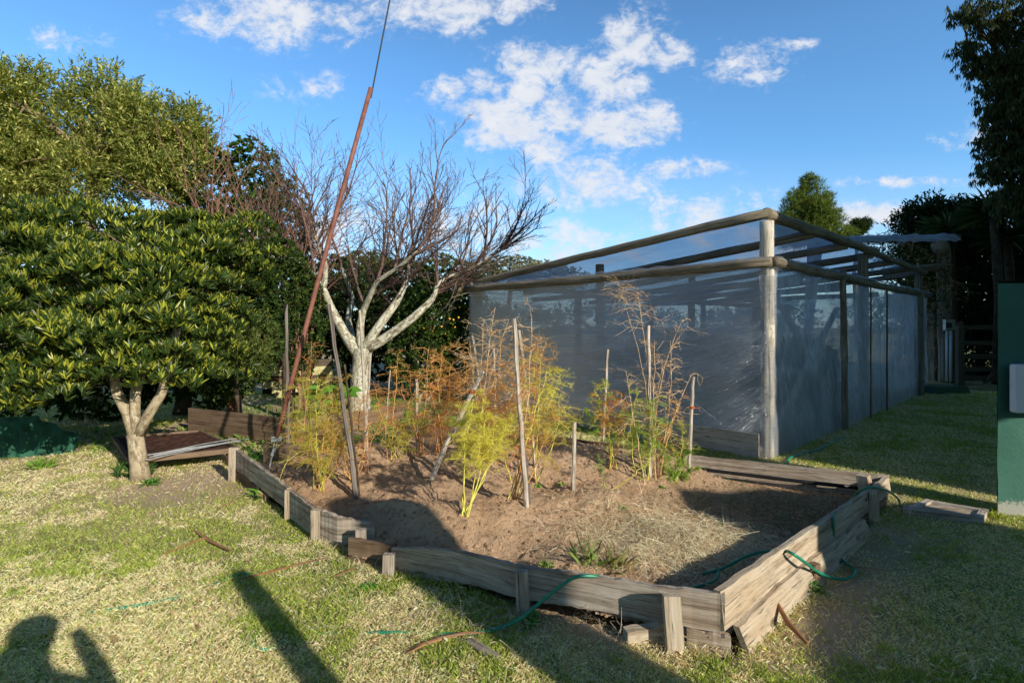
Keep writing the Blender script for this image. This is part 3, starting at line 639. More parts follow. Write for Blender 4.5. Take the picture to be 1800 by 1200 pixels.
asparagus(SP(1068,860),[(1150,800,-.1,'y',0,'g',.6),(1052,800,0,'g',.3,'g',.5)],'single arching yellow asparagus shoot on the front of the mound',17)

# ------------------------------------------------------------------ seedlings, stones, straw
def seedling(p,s,label,n=14):
    mb=MB(); b=np.array(p); P=np.tile(b,(n,1))+RS.normal(size=(n,3))*[s*.2,s*.2,0]
    d=nrm(RS.normal(size=(n,3))*[1,1,.3]+[0,0,.45]); leaves(mb,P,d,s*RS.uniform(.6,1.1,n),s*.4,shade(n,(.16,.38,.05),.3))
    return tag(mb.build('seedling',M['leaf']),label,'seedling')
for (px,py,s,l) in [(946,857,.05,'seedling just right of the tallest stake'),(988,852,.045,'seedling left of the lone short stake'),(1165,858,.035,'seedling on the bare slope under the tied stake'),(1095,897,.055,'seedling alone on the open soil'),(684,788,.04,'seedling behind the shaded mound'),(1072,808,.04,'seedling behind the arching shoot')]:
    seedling(SP(px,py),s,'small green '+l)
def tuft(p,n,h,label,c=(.13,.28,.04),name='weed',w=.008,sp=.6,cat='weed'):
    mb=MB(); P=np.tile(np.array(p),(n,1))+RS.normal(size=(n,3))*[h*.22,h*.22,0]
    d=nrm(RS.normal(size=(n,3))*[sp,sp,.2]+[0,0,1]); leaves(mb,P,d,h*RS.uniform(.5,1.1,n),w,shade(n,c,.35,(.5,.42,.18),.12),fold=.1,droop=.25)
    return tag(mb.build(name,M['grass']),label,cat)
tuft(SP(1035,990),34,.22,'grassy green clump at the left edge of the straw heap',(.22,.30,.07),w=.0045,sp=.45)
tuft(SP(1080,1000),36,.18,'long bladed clump in front of the straw heap',(.30,.30,.09),w=.0045,sp=.5)
tuft(SP(962,1000),26,.09,'small weed behind the long front plank')
tuft(G(470,872),70,.22,'bright grass clump around the guy wire anchor',(.16,.36,.05))
tuft(G(930,1095),60,.10,'leafy clover patch at the foot of the middle front post',(.12,.33,.05),w=.02,sp=1.2)
tuft(G(1130,1105),45,.08,'leafy weed above the broken wood block',(.16,.40,.06),w=.025,sp=1.3)
tuft(G(1420,1035),45,.10,'green weed by the dark stub of the right side',(.12,.33,.05),w=.02,sp=1.1)
tuft(G(440,810),40,.2,'upright leafy weed left of the first left post',(.13,.32,.05),w=.02)
tuft(G(1745,912),60,.12,'sunlit grass tuft at the foot of the green wall',(.35,.38,.06))
tuft(G(345,940*1.0),40,.12,'dark green grass tuft in the sunlit lawn',(.15,.30,.04)) if False else None
tuft(G(655,1035),45,.09,'grass clump beneath the broken corner',(.14,.36,.05))
tuft(SP(555,835),16,.16,'thin grass stems inside the bed behind the left plank')
# clods and pale bits scattered on the soil
mb=MB(); n=9000
ico=np.array([(0,0,1),(.9,0,.2),(.28,.85,.1),(-.72,.52,.15),(-.72,-.52,.1),(.28,-.85,.2)]); icf=np.array([(0,1,2),(0,2,3),(0,3,4),(0,4,5),(0,5,1)])
x=RS.uniform(-3,3.5,n*2); y=RS.uniform(2.6,7.2,n*2); k=inpoly(x,y); x=x[k][:n]; y=y[k][:n]; n=len(x); z=soilz(x,y)
s=.004+.020*RS.rand(n)**3.2; rot=RS.uniform(0,6.28,n)
V=ico[None]*s[:,None,None]; cx,sx=np.cos(rot)[:,None],np.sin(rot)[:,None]
V=np.stack([V[...,0]*cx-V[...,1]*sx,V[...,0]*sx+V[...,1]*cx,V[...,2]*.8],-1)+np.stack([x,y,z],-1)[:,None]
cc=shade(n,(.92,.88,.85),.3,(1.3,1.45,1.6),.05)
mb.add(V.reshape(-1,3),(icf[None]+np.arange(n)[:,None,None]*6).reshape(-1,3),None,np.repeat(cc,6,0))
tag(mb.build('soil_clods',M['soil']),'crumbs of earth and pale chips over the bed soil','soil clods',kind='stuff')
def straw(mb,n,xy,zf,L,w,c,c2,p2,lift=.03,lev=.35):
    x,y=xy; P=np.stack([x,y,zf(x,y)+lift*RS.rand(len(x))],-1); n=len(P)
    d=nrm(RS.normal(size=(n,3))*[1,1,lev]); 
    P[:,2]+=.006; strands(mb,P,d,L*RS.uniform(.6,1.9,n),w*.85,shade(n,c,.3,c2,p2),.9)
mb=MB(); hx=RS.normal(1.15,.38,10500); hy=RS.normal(3.70,.26,10500); k=inpoly(hx,hy); hx,hy=hx[k],hy[k]
heap=lambda x,y: soilz(x,y)+.06*np.exp(-(((x-1.15)/.45)**2+((y-3.7)/.33)**2))*1.0
straw(mb,0,(hx,hy),heap,.10,.0036,(1.0,.82,.54),(.58,.42,.24),.3,.035,.14)
tag(mb.build('straw_heap',M['straw']),'heap of pale dry straw in the front right of the bed','straw',kind='stuff')
mb=MB(); hx=RS.uniform(-.4,3.4,6000); hy=RS.uniform(2.7,5.1,6000); wgt=np.clip((hx*.8-.1*(hy-3))/2.6,0.02,1)*(hy<5.0-.0*hx)
k=inpoly(hx,hy)&(RS.rand(6000)<wgt*fbm(hx,hy,4,2)*1.8)&(segd(hx,hy,(-1.5,5.5),(1.35,5.45))>.75); hx,hy=hx[k],hy[k]
straw(mb,0,(hx,hy),soilz,.09,.0028,(.66,.54,.35),(.33,.25,.15),.35,.02,.25)
x=RS.uniform(-1.8,2,500); y=RS.uniform(3.4,5.6,500); k=inpoly(x,y); straw(mb,0,(x[k],y[k]),soilz,.05,.003,(.6,.5,.35),(.3,.2,.1),.3,.006,.15)
tag(mb.build('straw_mulch',M['straw']),'loose straw and dead stems scattered over the bed','mulch',kind='stuff')
mb=MB(); n=1500; x=RS.normal(2.45,.55,n); y=4.25+RS.normal(0,.4,n); k=inpoly(x,y); straw(mb,0,(x[k],y[k]),soilz,.09,.006,(.13,.2,.05),(.4,.33,.18),.4,.01,.7)
tag(mb.build('weed_cover',M['grass']),'low weeds in the shaded right half of the bed','weeds',kind='stuff')

# ------------------------------------------------------------------ lawn grass
n=1050000; Yd=1.9+ (RS.rand(n)**1.7)*11; Xd=Yd*RS.uniform(-1.05,1.03,n)
k=~inpoly(Xd,Yd)&~((Yd>7)&(Xd<.8)&(Xd>-5.5)); Xd,Yd=Xd[k],Yd[k]
bareg=np.exp(-(np.hypot((Xd+3.2),(Yd-5.2)*1.1)/1.0)**2)+np.exp(-(segd(Xd,Yd,(.2,2.95),(1.0,2.6))/.22)**2)+np.exp(-(segd(Xd,Yd,(1.4,2.5),(2.9,4.0))/.25)**2)+.9*np.exp(-(np.hypot(Xd+6,Yd-7)/1.5)**2)
vn_=fbm(Xd,Yd,3,3,2); k=RS.rand(len(Xd))>np.clip(bareg*(.5+vn_),0,.93)*.95; Xd,Yd=Xd[k],Yd[k]
# inside greenhouse: none
gh=np.array([(3.11,6.43),(10.7,13.5),(6,18),(-.8,10.6)]); k=~inpoly(Xd,Yd,gh); Xd,Yd=Xd[k],Yd[k]
# hidden places and the box
k=~((Xd>Yd*.945)&(Yd>4.42)); Xd,Yd=Xd[k],Yd[k]
cl_=fbm(Xd,Yd,16,2,70); k=RS.rand(len(Xd))<np.clip((cl_-.25)*3.6,.5,1); Xd,Yd=Xd[k],Yd[k]
n=len(Xd); g=fbm(Xd,Yd,1.9,4,30)+.45*(fbm(Xd,Yd,9,2,33)-.5)
green=np.clip((g-.47)/.12,0,1); right=np.clip((Xd-1.2)/1.5,0,1); green=np.clip(green+right*.22,0,1)
isg=RS.rand(n)<(.13+.72*green)
Zd=lawnz(Xd,Yd)-.004; P=np.stack([Xd,Yd,Zd],-1)
d=RS.normal(size=(n,3))*np.where(isg,.45,.6)[:,None]; d[:,2]=np.where(isg,1,.55+.5*RS.rand(n)); d=nrm(d)
L=np.where(isg,RS.uniform(.016,.042,n),RS.uniform(.014,.038,n))*(1+.5*vn(Xd,Yd,2,8)); L*=np.clip(Yd/5,1,1.4)
W=np.clip(.0010*Yd/2.2,.0014,.008)*RS.uniform(.8,1.5,n)
cg=shade(n,(.36,.45,.075),.35,(.62,.64,.16),.35); cd=shade(n,(1.0,.86,.54),.22,(.74,.55,.30),.25); c=np.where(isg[:,None],cg,cd)
sd=nrm(np.cross(d,RS.normal(size=(n,3)))); V=np.stack([P-sd*W[:,None]*.5,P+sd*W[:,None]*.5,P+d*L[:,None]*.6+sd*W[:,None]*.4,P+d*L[:,None]-np.array([0,0,.2])*L[:,None]],1)
mb=MB(); mb.add(V.reshape(-1,3),np.arange(n)[:,None]*4+np.array([[0,1,2,3]]),None,np.repeat(c,4,0))
tag(mb.build('grass',M['grass']),'short patchy lawn of green and straw coloured grass','grass',kind='stuff')
mb=MB()
for q in range(230):
    y=2.2+RS.rand()**1.5*6; x=y*RS.uniform(-1,1)
    if inpoly(np.array([x]),np.array([y]))[0] or (x>y*.93 and y>4.3) or y>7 and x<1: continue
    dryt=RS.rand()<.35; n=RS.randint(10,34); h=RS.uniform(.035,.085); r=RS.uniform(.02,.07)
    P=np.stack([x+RS.normal(0,r,n),y+RS.normal(0,r,n),np.zeros(n)],-1); P[:,2]=lawnz(P[:,0],P[:,1])
    strands(mb,P,nrm(RS.normal(size=(n,3))*[.7,.7,.1]+[0,0,.8]),h*RS.uniform(.6,1.3,n),.0035,shade(n,(.85,.72,.46) if dryt else (.24,.40,.06),.3,(.7,.6,.3),.1),.8)
n=900; y=2.1+RS.rand(n)**1.4*6; x=y*RS.uniform(-1,1,n); k=~inpoly(x,y); x,y=x[k],y[k]; n=len(x)
leaves(mb,np.stack([x,y,lawnz(x,y)+.022],-1),nrm(RS.normal(size=(n,3))*[1,1,.15]),RS.uniform(.02,.055,n),RS.uniform(.008,.016,n),shade(n,(.50,.32,.16),.4,(.80,.68,.45),.4),fold=.3)
tag(mb.build('grass_tufts',M['grass']),'taller grass tufts and fallen leaves dotted over the lawn','grass tufts',kind='stuff')
# fallen dry litter on the lawn
mb=MB(); n=1500; y=2.1+RS.rand(n)*5; x=y*RS.uniform(-1,1.0,n); k=~inpoly(x,y)&(RS.rand(n)<fbm(x,y,1.7,3,50)*1.3); straw(mb,0,(x[k],y[k]),lawnz,.09,.0035,(.80,.70,.48),(.45,.24,.11),.25,.04,.15)
for (cx_,cy_,r_,m_) in [(G(620,960).x,G(620,975).y,.25,260),(G(800,1085).x,G(800,1085).y,.35,420),(G(1080,1085).x,G(1080,1090).y,.3,420),(G(90,1115).x,G(90,1115).y,.07,50),(G(1480,930).x,G(1480,930).y,.3,260),(G(1430,910).x,G(1430,910).y,.12,150),(G(1580,950).x,4.0,.3,150)]:
    x=RS.normal(cx_,r_,m_); y=RS.normal(cy_,r_*.5,m_); k=~inpoly(x,y); straw(mb,0,(x[k],y[k]),lawnz,.09,.0032,(.74,.62,.42),(.40,.28,.16),.3,.05,.3)
tag(mb.build('dry_litter',M['straw']),'dry stalks and fallen leaves strewn over the lawn','litter',kind='stuff')
#@@PART3
# ------------------------------------------------------------------ greenhouse
C0=Vector((3.11,6.43,0)); e1=Vector((7.63,7.07,0)).normalized(); e2=Vector((-3.89,4.17,0)).normalized(); L1,L2=9.8,5.70
gh_=empty('greenhouse',C0,'plastic film greenhouse on weathered log posts with a sloping open gabled top','greenhouse')
ZB,ZT,ZL=2.34,2.97,2.44
n1_=Vector((e1.y,-e1.x,0)); n2_=Vector((-e2.y,e2.x,0)); 
def W(a,b,z): 
    p=C0+e1*a+e2*b; return Vector((p.x,p.y,z))
def log(name,a,b,r,mat='log',sag=0,par=gh_,wob=.05,sides=12,knob=.02,label=None):
    mb=MB(); n=14; pts=[a.lerp(b,i/n)+Vector((0,0,-sag*math.sin(math.pi*i/n)))+Vector((random.uniform(-1,1),random.uniform(-1,1),random.uniform(-1,1)))*knob*.35 for i in range(n+1)]
    mb.tube(pts,[r*random.uniform(.95,1.07) for _ in pts],sides,True,(1,1,1),wob); o=mb.build(name,M[mat],par,smooth=True)
    if label: o['label']=label
    return o
M['post_pale']=wood('pale_post',(.40,.34,.25),(.70,.62,.49),(.85,.79,.67),1.0,20,.6,.3)
log('post',W(-.03,-.03,-.1),W(-.03,-.03,ZT-.08),.080,'post_pale')
def wrapf(u,v):
    a=u*2*math.pi; z=.02+v*2.2; r=.088+.006*(float(fbm(z*14,a*1.2,1,3,5))-.5)*2+.05*max(0,v-.9)*3; c=W(-.03,-.03,z); return c+Vector((math.cos(a)*r,math.sin(a)*r,0))
for a,r in ((4.55,.085),(9.5,.08)): log('post',W(a,.05,-.1),W(a,.05,ZT-.05),r)
log('post',W(.05,L2-.08,-.1),W(.05,L2-.08,ZL-.05),.09)
for a in (3.2,6.4,9.5): log('post',W(a,L2-.05,-.1),W(a,L2-.05,ZL),.08)
for a,b in ((.1,2.9),(3.2,2.9),(6.4,2.9)): log('post',W(a+.4,b,-.1),W(a+.4,b,2.65),.07)
log('beam',W(-.13,-.12,ZB+.04),W(-.12,L2+.1,ZB+.02),.062,mat='log',sag=.02,label='lower beam over the left film wall')
log('beam',W(-.10,-.15,ZB+.04),W(9.7,-.13,ZB+.04),.064,sag=.03,label='lower beam over the right film wall')
log('beam',W(-.06,-.03,ZT),W(5.0,-.03,ZT+.02),.07,sag=.0); log('beam',W(4.8,-.03,ZT+.0),W(9.75,-.03,ZT-.03),.06)
log('beam',W(-.1,L2-.02,ZL),W(9.7,L2-.02,ZL),.06)
for i,a in enumerate((-.02,1.6,3.2,4.8,6.4,8.0,9.5)):
    log('rafter',W(a,-.06 if i==0 else -.04,ZT+(.02 if i==0 else -.045)),W(a,L2+.15,ZL+(.02 if i==0 else -.08)),.062 if i==0 else .066,sag=.0)
for a in (1.6,3.6,5.9): log('crossbeam',W(a,.1,2.25),W(a,L2-.1,2.2),.05)
log('crossbeam',W(.1,2.9,2.12),W(9.4,2.9,2.12),.05)
# cross braces behind the right wall
for (a0,z0,a1,z1) in ((.5,2.1,3.0,.35),(3.2,1.9,.6,.25),(.2,1.05,2.4,.9)):
    mb=MB(); p=W(a0,.10,z0); q=W(a1,.10,z1); mb.tube([p,p.lerp(q,.5),q],.045,4,True); mb.build('brace',M['stake'],gh_)
mb=MB(); mb.tube([W(.1,.6,.3),W(.1,3,1.7)],.03,5); mb.build('brace',M['stake'],gh_)
mb=MB()
p=W(-.165,.02,0); q=W(-.165,4.6,0); mb.board([(p.x,p.y),(q.x,q.y)],None,[.30,.27],[.0,.0],.04,10,-1,.004); mb.build('base_board',M['plastic_wood'],gh_)
mb=MB(); p=W(.08,.05,0); q=W(9.5,.05,0); mb.board([(p.x,p.y),(q.x,q.y)],None,[.16,.16],[.0,.0],.04,16,1,.006); mb.build('base_board',M['board_brown'],gh_)
# film
def film(name,f,nu,nv,lf,mat='film'):
    V=[];L=[]
    for j in range(nv+1):
        for i in range(nu+1):
            V.append(tuple(f(i/nu,j/nv))); L.append(lf(i/nu,j/nv))
    ii=(np.arange(nv)[:,None]*(nu+1)+np.arange(nu)[None,:]).ravel()
    mb=MB(); mb.add(V,np.stack([ii,ii+1,ii+nu+2,ii+nu+1],1),L); return mb.build(name,M[mat],gh_,smooth=True)
def z0f(b,z):
    E=.45*math.exp(-max(b,0)/1.3); return max(-2.5,(z-ZB*E)/(1-E))
def fl(u,v):
    b=u*(L2+.02)-.06; z=v*ZB; q=z0f(b,z)
    w=.022*(float(fbm(q*2.2,b*.45,1.0,3,4))-.5)*2+.05*(float(fbm(b*.5,q*.8,1.0,3,6))-.5)+.003*math.sin(q*13+5*float(vn(b,z,1.1)))*math.exp(-b*.35)
    w*=min(1,v*5,(1-v)*6+.1)*min(1,.25+max(b,0)/2.2); p=W(-.11,b,z)+e1*w
    return p
def ll(u,v): b=u*L2; q=z0f(b,v*ZB); return (b*.7+q*.15, q*.85, 0)
film('film_wall',fl,150,80,ll)
def frw(u,v):
    a=u*9.75-.1; z=v*ZB; w=.055*(float(fbm(a*2.2,z*.6,1.6,5,12))-.5)*2+.03*(float(fbm(a*1.5+z,z*2.5-a,1.1,3,14))-.5)
    w*=min(1,v*5,(1-v)*6+.1); bow=.05*math.sin(math.pi*((a/2.6)%1))*math.sin(math.pi*v)
    return W(a,-.10,z)-e2*(w-bow*.6)
film('film_wall',frw,200,60,lambda u,v:(v*ZB*1.2+u*3, u*9.75*.55+v*.5, 0))
film('film_wall',lambda u,v: W(-.05+u*9.7,L2+.08,v*ZL),40,10,lambda u,v:(u*9,v*2,1))
film('film_wall',lambda u,v: W(9.62,u*L2,v*ZL),30,10,lambda u,v:(u*6,v*2,1))
def frf(u,v):
    a=u*9.75-.06; b=v*(L2+.16)-.05; z=(ZT+.074)+(ZL-ZT+.0)*(b/L2)
    rip=.035*(float(fbm(a*1.0,b*4,1.3,4,20))-.5)-.03*abs(math.sin(math.pi*(a/1.6)))*math.sin(math.pi*v)
    return W(a,b,z+rip-(.05 if v<.01 else 0))
film('film_roof',frf,130,60,lambda u,v:(v*6,u*10,2),'film_roof')
# crumpled flap of film hanging over both top beams
film('film_wrap',wrapf,28,160,lambda u,v:(u*.6,v*2.2*2.6,7),'film_wrap')
def flap(u,v):
    a=u*9.7-.1; r=.076+.012*math.sin(a*23)+.02*(float(fbm(a,v,6,3))-.5); th_=(v*1.5+.15)*math.pi
    return W(a,-.14,ZB+.03)+Vector((0,0,1))*r*math.sin(th_)+(-e2)*r*math.cos(th_)
film('film_flap',flap,120,8,lambda u,v:(u*9,v*.4,3),'film_thin')
def flap2(u,v):
    b=u*5.8-.12; r=.074+.01*math.sin(b*19)+.02*(float(fbm(b,v,6,3))-.5); th_=(v*1.5+.15)*math.pi
    return W(-.13,b,ZB+.03)+Vector((0,0,1))*r*math.sin(th_)+(-e1)*r*math.cos(th_)
film('film_flap',flap2,90,8,lambda u,v:(u*9,v*.4,3),'film_thin')
def batten(a,r,z1,mat='post_pale',w=0.0):
    mb=MB(); n=9; mb.tube([W(a+w*i/n+random.uniform(-.012,.012),-.17,-.03+(z1+.03)*i/n) for i in range(n+1)],[r*random.uniform(.9,1.1) for _ in range(n+1)],8,True,(1,1,1),.08); mb.build('batten',M[mat],gh_)
batten(2.62,.048,2.46,'log',-.12); batten(4.1,.013,2.3,'board_brown'); batten(5.25,.016,2.3,'board_brown'); batten(8.45,.055,2.45,'log',-.1)
# plants inside, seen as dark masses through the film
def bush(name,label,cat,lobes,base,n,col,c2=None,p2=.2,ls=.06,ws=.03,k=8,kind='spray',mat='leaf_dark',group=None,tr=.04,tm='bark_dark',br=8,up=.35,six=False,inner=.5,var=.3,bend=.12,droop=0):
    return tree(name,label,cat,base,lobes,tm,mat,kind,n,col,c2,p2,tr,None,group,ls,ws,k,inner,br,bend,var,up,six,droop)
for i,(a,b,hh) in enumerate(((2.2,3.6,1.1),(4.2,3.9,1.25),(6.3,3.8,1.2),(8,2.2,1.1),(5.2,1.6,.7))):
    p=W(a,b,0); bush('tomato_plant',['leafy dark plant just inside the greenhouse corner','leafy dark plant behind the tall batten','leafy dark plant in the middle of the greenhouse','leafy dark plant toward the far greenhouse end','low leafy plant near the right film wall'][i],'plant',[(p.x,p.y,hh*.55,.8,.8,hh*.5)],(p.x,p.y,0),500,(.04,.09,.03),group='plants inside the greenhouse',k=6,ls=.1,ws=.05,br=4)

# ------------------------------------------------------------------ far pergola, gate, posts
pg=empty('pergola',G(1662,672),'tall log pergola frame with plastic over its top beam behind the greenhouse','pergola')
p=G(1662,672); 
log('post',p+Vector((0,0,-.1)),at(1658,432,p.y),.165,'log',par=pg)
log('beam',at(1440,424,p.y+1.2),at(1688,417,p.y-.1),.10,'log',par=pg); log('beam',at(1655,435,p.y-.35),at(1650,432,p.y+1.5),.19,'log',par=pg)
log('beam',at(1552,478,p.y-1.2),at(1670,467,p.y-.15),.10,'log',par=pg)
log('post',Vector((9.4,17,-.1)),at(1440,424,17),.13,'log',par=pg); log('post',G(1662,672)+Vector((1.2,4,0)),at(1700,440,19.3),.13,'log',par=pg)
def pf(u,v):
    A=at(1445,415,p.y+1.0).lerp(at(1684,410,p.y-.3),u); s=.05*(float(fbm(u*9,v*3,2,3))-.5)
    return A+Vector((.12*v*0,.9*v+.0,.02+s+.0))
gh_save=gh_; gh_=pg; film('film_cover',lambda u,v: at(1445,416,p.y+1.0).lerp(at(1684,411,p.y-.3),u)+Vector((0,-.14+2.2*v,.03-.25*max(0,.12-v)/.12+.10*(float(fbm(u*14,v*4,2,3))-.5))),50,16,lambda u,v:(u*3,v*1.5,5),'film'); gh_=gh_save
mp=G(1641,668)
mb=MB(); mb.box(mp+Vector((0,0,-.1)),.27,.22,1.6+(574-533)/F*mp.y+.1,.3,(0,0),(1,1,1),.97)
tag(mb.build('gate_post',M['log']),'square weathered post between the greenhouse end and the pergola post','post')
mt=G(1668,672)-Vector((0,.25,0)); me_=empty('meter_board',mt,'plank with a small grey meter box and two white conduits by the pergola post','meter board')
mb=MB(); mb.box(mt,.36,.05,at(0,565,mt.y).z,0); mb.build('back_plank',M['board_brown'],me_)
mb=MB(); mb.box(at(1668,580,mt.y-.08),.26,.1,.30,0); mbx=mb.build('meter_box',M['galv'],me_)
mb=MB(); mb.box(at(1668,576,mt.y-.135),.16,.012,.14,0); mb.build('meter_window',M['screen'],mbx)
for x in (1664.5,1671.5):
    mb=MB(); a=at(x,670,mt.y-.07); b=at(x,579,mt.y-.07); mb.tube([a,b],.03,8); mb.build('conduit',M['conduit'],me_,smooth=True)
gp=G(1655,690); mb=MB(); mb.box(gp,1.15,.5,.17,.25,(0,0),(1,1,1),.9)
tag(mb.build('green_cover',M['greenbox']),'low dark green cover box at the foot of the white conduits','cover box')
gt=empty('gate',G(1688,682),'dark timber five bar gate between the pergola and the green wall','gate'); Yg=13.7
mb=MB(); mb.box(Vector(((1687-CX)/F*Yg,Yg,-.05)),.16,.12,1.68,0,(0,0),(1,1,1),.9); mb.build('gate_post',M['gate'],gt)
for yy in (576,603,627,649,666):
    mb=MB(); a=at(1692,yy,Yg); b=at(1905,yy,Yg); mb.board([(a.x,a.y),(b.x,b.y)],None,[a.z+.07,a.z+.06],[a.z-.05,a.z-.06],.04,10,1,.006); mb.build('rail',M['gate'],gt)
mb=MB(); a=at(1730,672,Yg-.06); b=at(1800,612,Yg-.06); mb.tube([a,b],.055,4); mb.build('brace',M['gate'],gt)
mb=MB(); mb.box(Vector(((1910-CX)/F*Yg,Yg,-.05)),.16,.12,1.68,0); mb.build('gate_post',M['gate'],gt)

# ------------------------------------------------------------------ green wall, meter box, tray
gw_=empty('green_wall',(4.13,4.45,0),'dark green painted plaster wall end at the right edge of the lawn','wall')
nz=60; nxw=14; X0,X1=4.13,4.56; zt=1.6+82/F*4.45
def wf(u,v): 
    x=X0+(X1-X0)*u; return (x+.012*(float(fbm(0,v*9,1,3))-.5)*(u<.001),4.45+.008*(float(fbm(x,v*2,6,3))-.5),v*zt-.03+(.012*(float(fbm(x,3,4,2))-.5) if v>.99 else 0))
mb=MB(); V=[wf(i/nxw,j/nz) for j in range(nz+1) for i in range(nxw+1)]; ii=(np.arange(nz)[:,None]*(nxw+1)+np.arange(nxw)[None,:]).ravel()
mb.add(V,np.stack([ii,ii+1,ii+nxw+2,ii+nxw+1],1))
dv=Vector((4.13,4.45,0))*0; base=[(X0,4.456),(X1,4.456),(X1+.02,4.55),(X0+.10,4.55)]
VV=[(x,y,z) for z in (-.03,zt-.012) for x,y in base]; mb.add(VV,np.array([(1,2,6,5),(2,3,7,6),(3,0,4,7),(4,5,6,7)]))
mb.build('wall_body',M['plaster'],gw_)
bx_=empty('meter_cabinet',(4.8,4.33,.89),'pale grey plastic meter cabinet mounted on the green wall','meter cabinet')
bm=[]; mb=MB(); 
def rbox(mb,x0,x1,y0,y1,z0,z1,r=.02):
    prof=[]; 
    for (cx_,cz_,a0) in ((x1-r,z1-r,0),(x0+r,z1-r,90),(x0+r,z0+r,180),(x1-r,z0+r,270)):
        for k in range(5): a=math.radians(a0+22.5*k); prof.append((cx_+r*math.cos(a),cz_+r*math.sin(a)))
    n=len(prof); cx_=(x0+x1)/2; cz_=(z0+z1)/2
    V=[(cx_+(x-cx_)*s,yy,cz_+(z-cz_)*s) for yy,s in ((y1,1),(y0+.012,1),(y0,.97)) for x,z in prof]
    Fq=[(r_*n+k,r_*n+(k+1)%n,(r_+1)*n+(k+1)%n,(r_+1)*n+k) for r_ in (0,1) for k in range(n)]
    V+= [(cx_,y0,cz_)]; mb.add(V,[np.array(Fq),np.array([(2*n+k,2*n+(k+1)%n,3*n) for k in range(n)])])
Yb=4.33; zc1=at(0,640,Yb).z; zc0=at(0,726,Yb).z; xb=(1786-CX)/F*Yb
rbox(mb,xb+.12,xb+.40,Yb+.03,4.45,zc0+.01,zc1-.01); cb=mb.build('cabinet_body',M['white'],bx_)
mb=MB(); rbox(mb,xb-.005,xb+.43,Yb,Yb+.05,zc0,zc1); mb.build('cabinet_door',M['white'],cb)
mb=MB(); mb.tube([(xb+.06,4.41,zc0+.02),(xb+.06,4.42,zc0-.04),(xb+.05,4.425,zc0-.5)],.012,8)
mb.build('conduit',M['white'],bx_) if False else None
cs=[G(1587,905),G(1728,923),G(1738,908),G(1628,889)]
ty=empty('ground_tray',cs[0],'shallow wooden framed ground hatch in the grass beside the green wall','ground hatch')
for i in range(4):
    a=cs[i]; b=cs[(i+1)%4]; mb=MB(); d=(b-a).normalized(); mb.board([(a.x,a.y),(b.x,b.y)],None,[.065,.06],[-.02,-.02],.05,5,1,.002); mb.build('frame',M['stake'] if i else M['board'],ty)
mb=MB(); cc=sum(cs,Vector())/4; q=[cc.lerp(c,.9) for c in cs]; nn=10
V=[tuple(q[0].lerp(q[1],i/nn).lerp(q[3].lerp(q[2],i/nn),j/4)+Vector((0,0,.042+random.uniform(-.002,.002)))) for j in range(5) for i in range(nn+1)]
ii=(np.arange(4)[:,None]*(nn+1)+np.arange(nn)[None,:]).ravel(); mb.add(V,np.stack([ii,ii+1,ii+nn+2,ii+nn+1],1)); mb.build('lid',M['board_pale'],ty)

# ------------------------------------------------------------------ low rusty table and rods
NR,NL,BL,BR=G(411,786,.20),G(232,806,.20),G(205,768,.20),G(350,757,.20)
tb=empty('low_table',(NR+NL+BL+BR)/4-Vector((0,0,.20)),'low rusty mesh topped platform with a brown wooden frame under the dark tree','low table')
for a,b in ((NR,NL),(NL,BL),(BL,BR),(BR,NR)):
    mb=MB(); mb.board([(a.x,a.y),(b.x,b.y)],None,[.20,.21] ,[.145,.155],.04,8,1,.004); mb.build('frame',M['rust_wood'] if 'rust_wood' in M else M['board_brown'],tb)
mb=MB(); nn=26
V=[tuple(NL.lerp(NR,i/nn).lerp(BL.lerp(BR,i/nn),j/nn)+Vector((0,0,-.012-.03*math.sin(math.pi*i/nn)*math.sin(math.pi*j/nn)+random.uniform(-.008,.008)))) for j in range(nn+1) for i in range(nn+1)]
ii=(np.arange(nn)[:,None]*(nn+1)+np.arange(nn)[None,:]).ravel(); mb.add(V,np.stack([ii,ii+1,ii+nn+2,ii+nn+1],1)); mb.build('tabletop',M['rust_dark'],tb)
for c in (NR,NL,BL,BR):
    q=c.lerp((NR+NL+BL+BR)/4,.08); mb=MB(); mb.tube([Vector((q.x,q.y,-.03)),Vector((q.x,q.y,.18))],.03,4); mb.build('leg',M['rust_dark'],tb)
rl=[((256,808),(438,771)),((262,803),(420,775)),((270,800),(432,772)),((255,800),(400,778)),((285,795),(415,770))]
rlb=['lowest pale rod lying along the front edge of the rusty table','second pale rod crossing the rusty table','longest pale rod sticking out over the table corner','thin pale rod at the left of the bundle on the table','rearmost pale rod on the rusty table']
for (a,b),l in zip(rl,rlb):
    A=G(*a,.215);B=G(*b,.22); piece('metal_rod',l,'rod',[A,A.lerp(B,.5)+Vector((0,.02,.006)),B],[.006]*3,'galv',6,.02,group='pale rods lying on the low table')

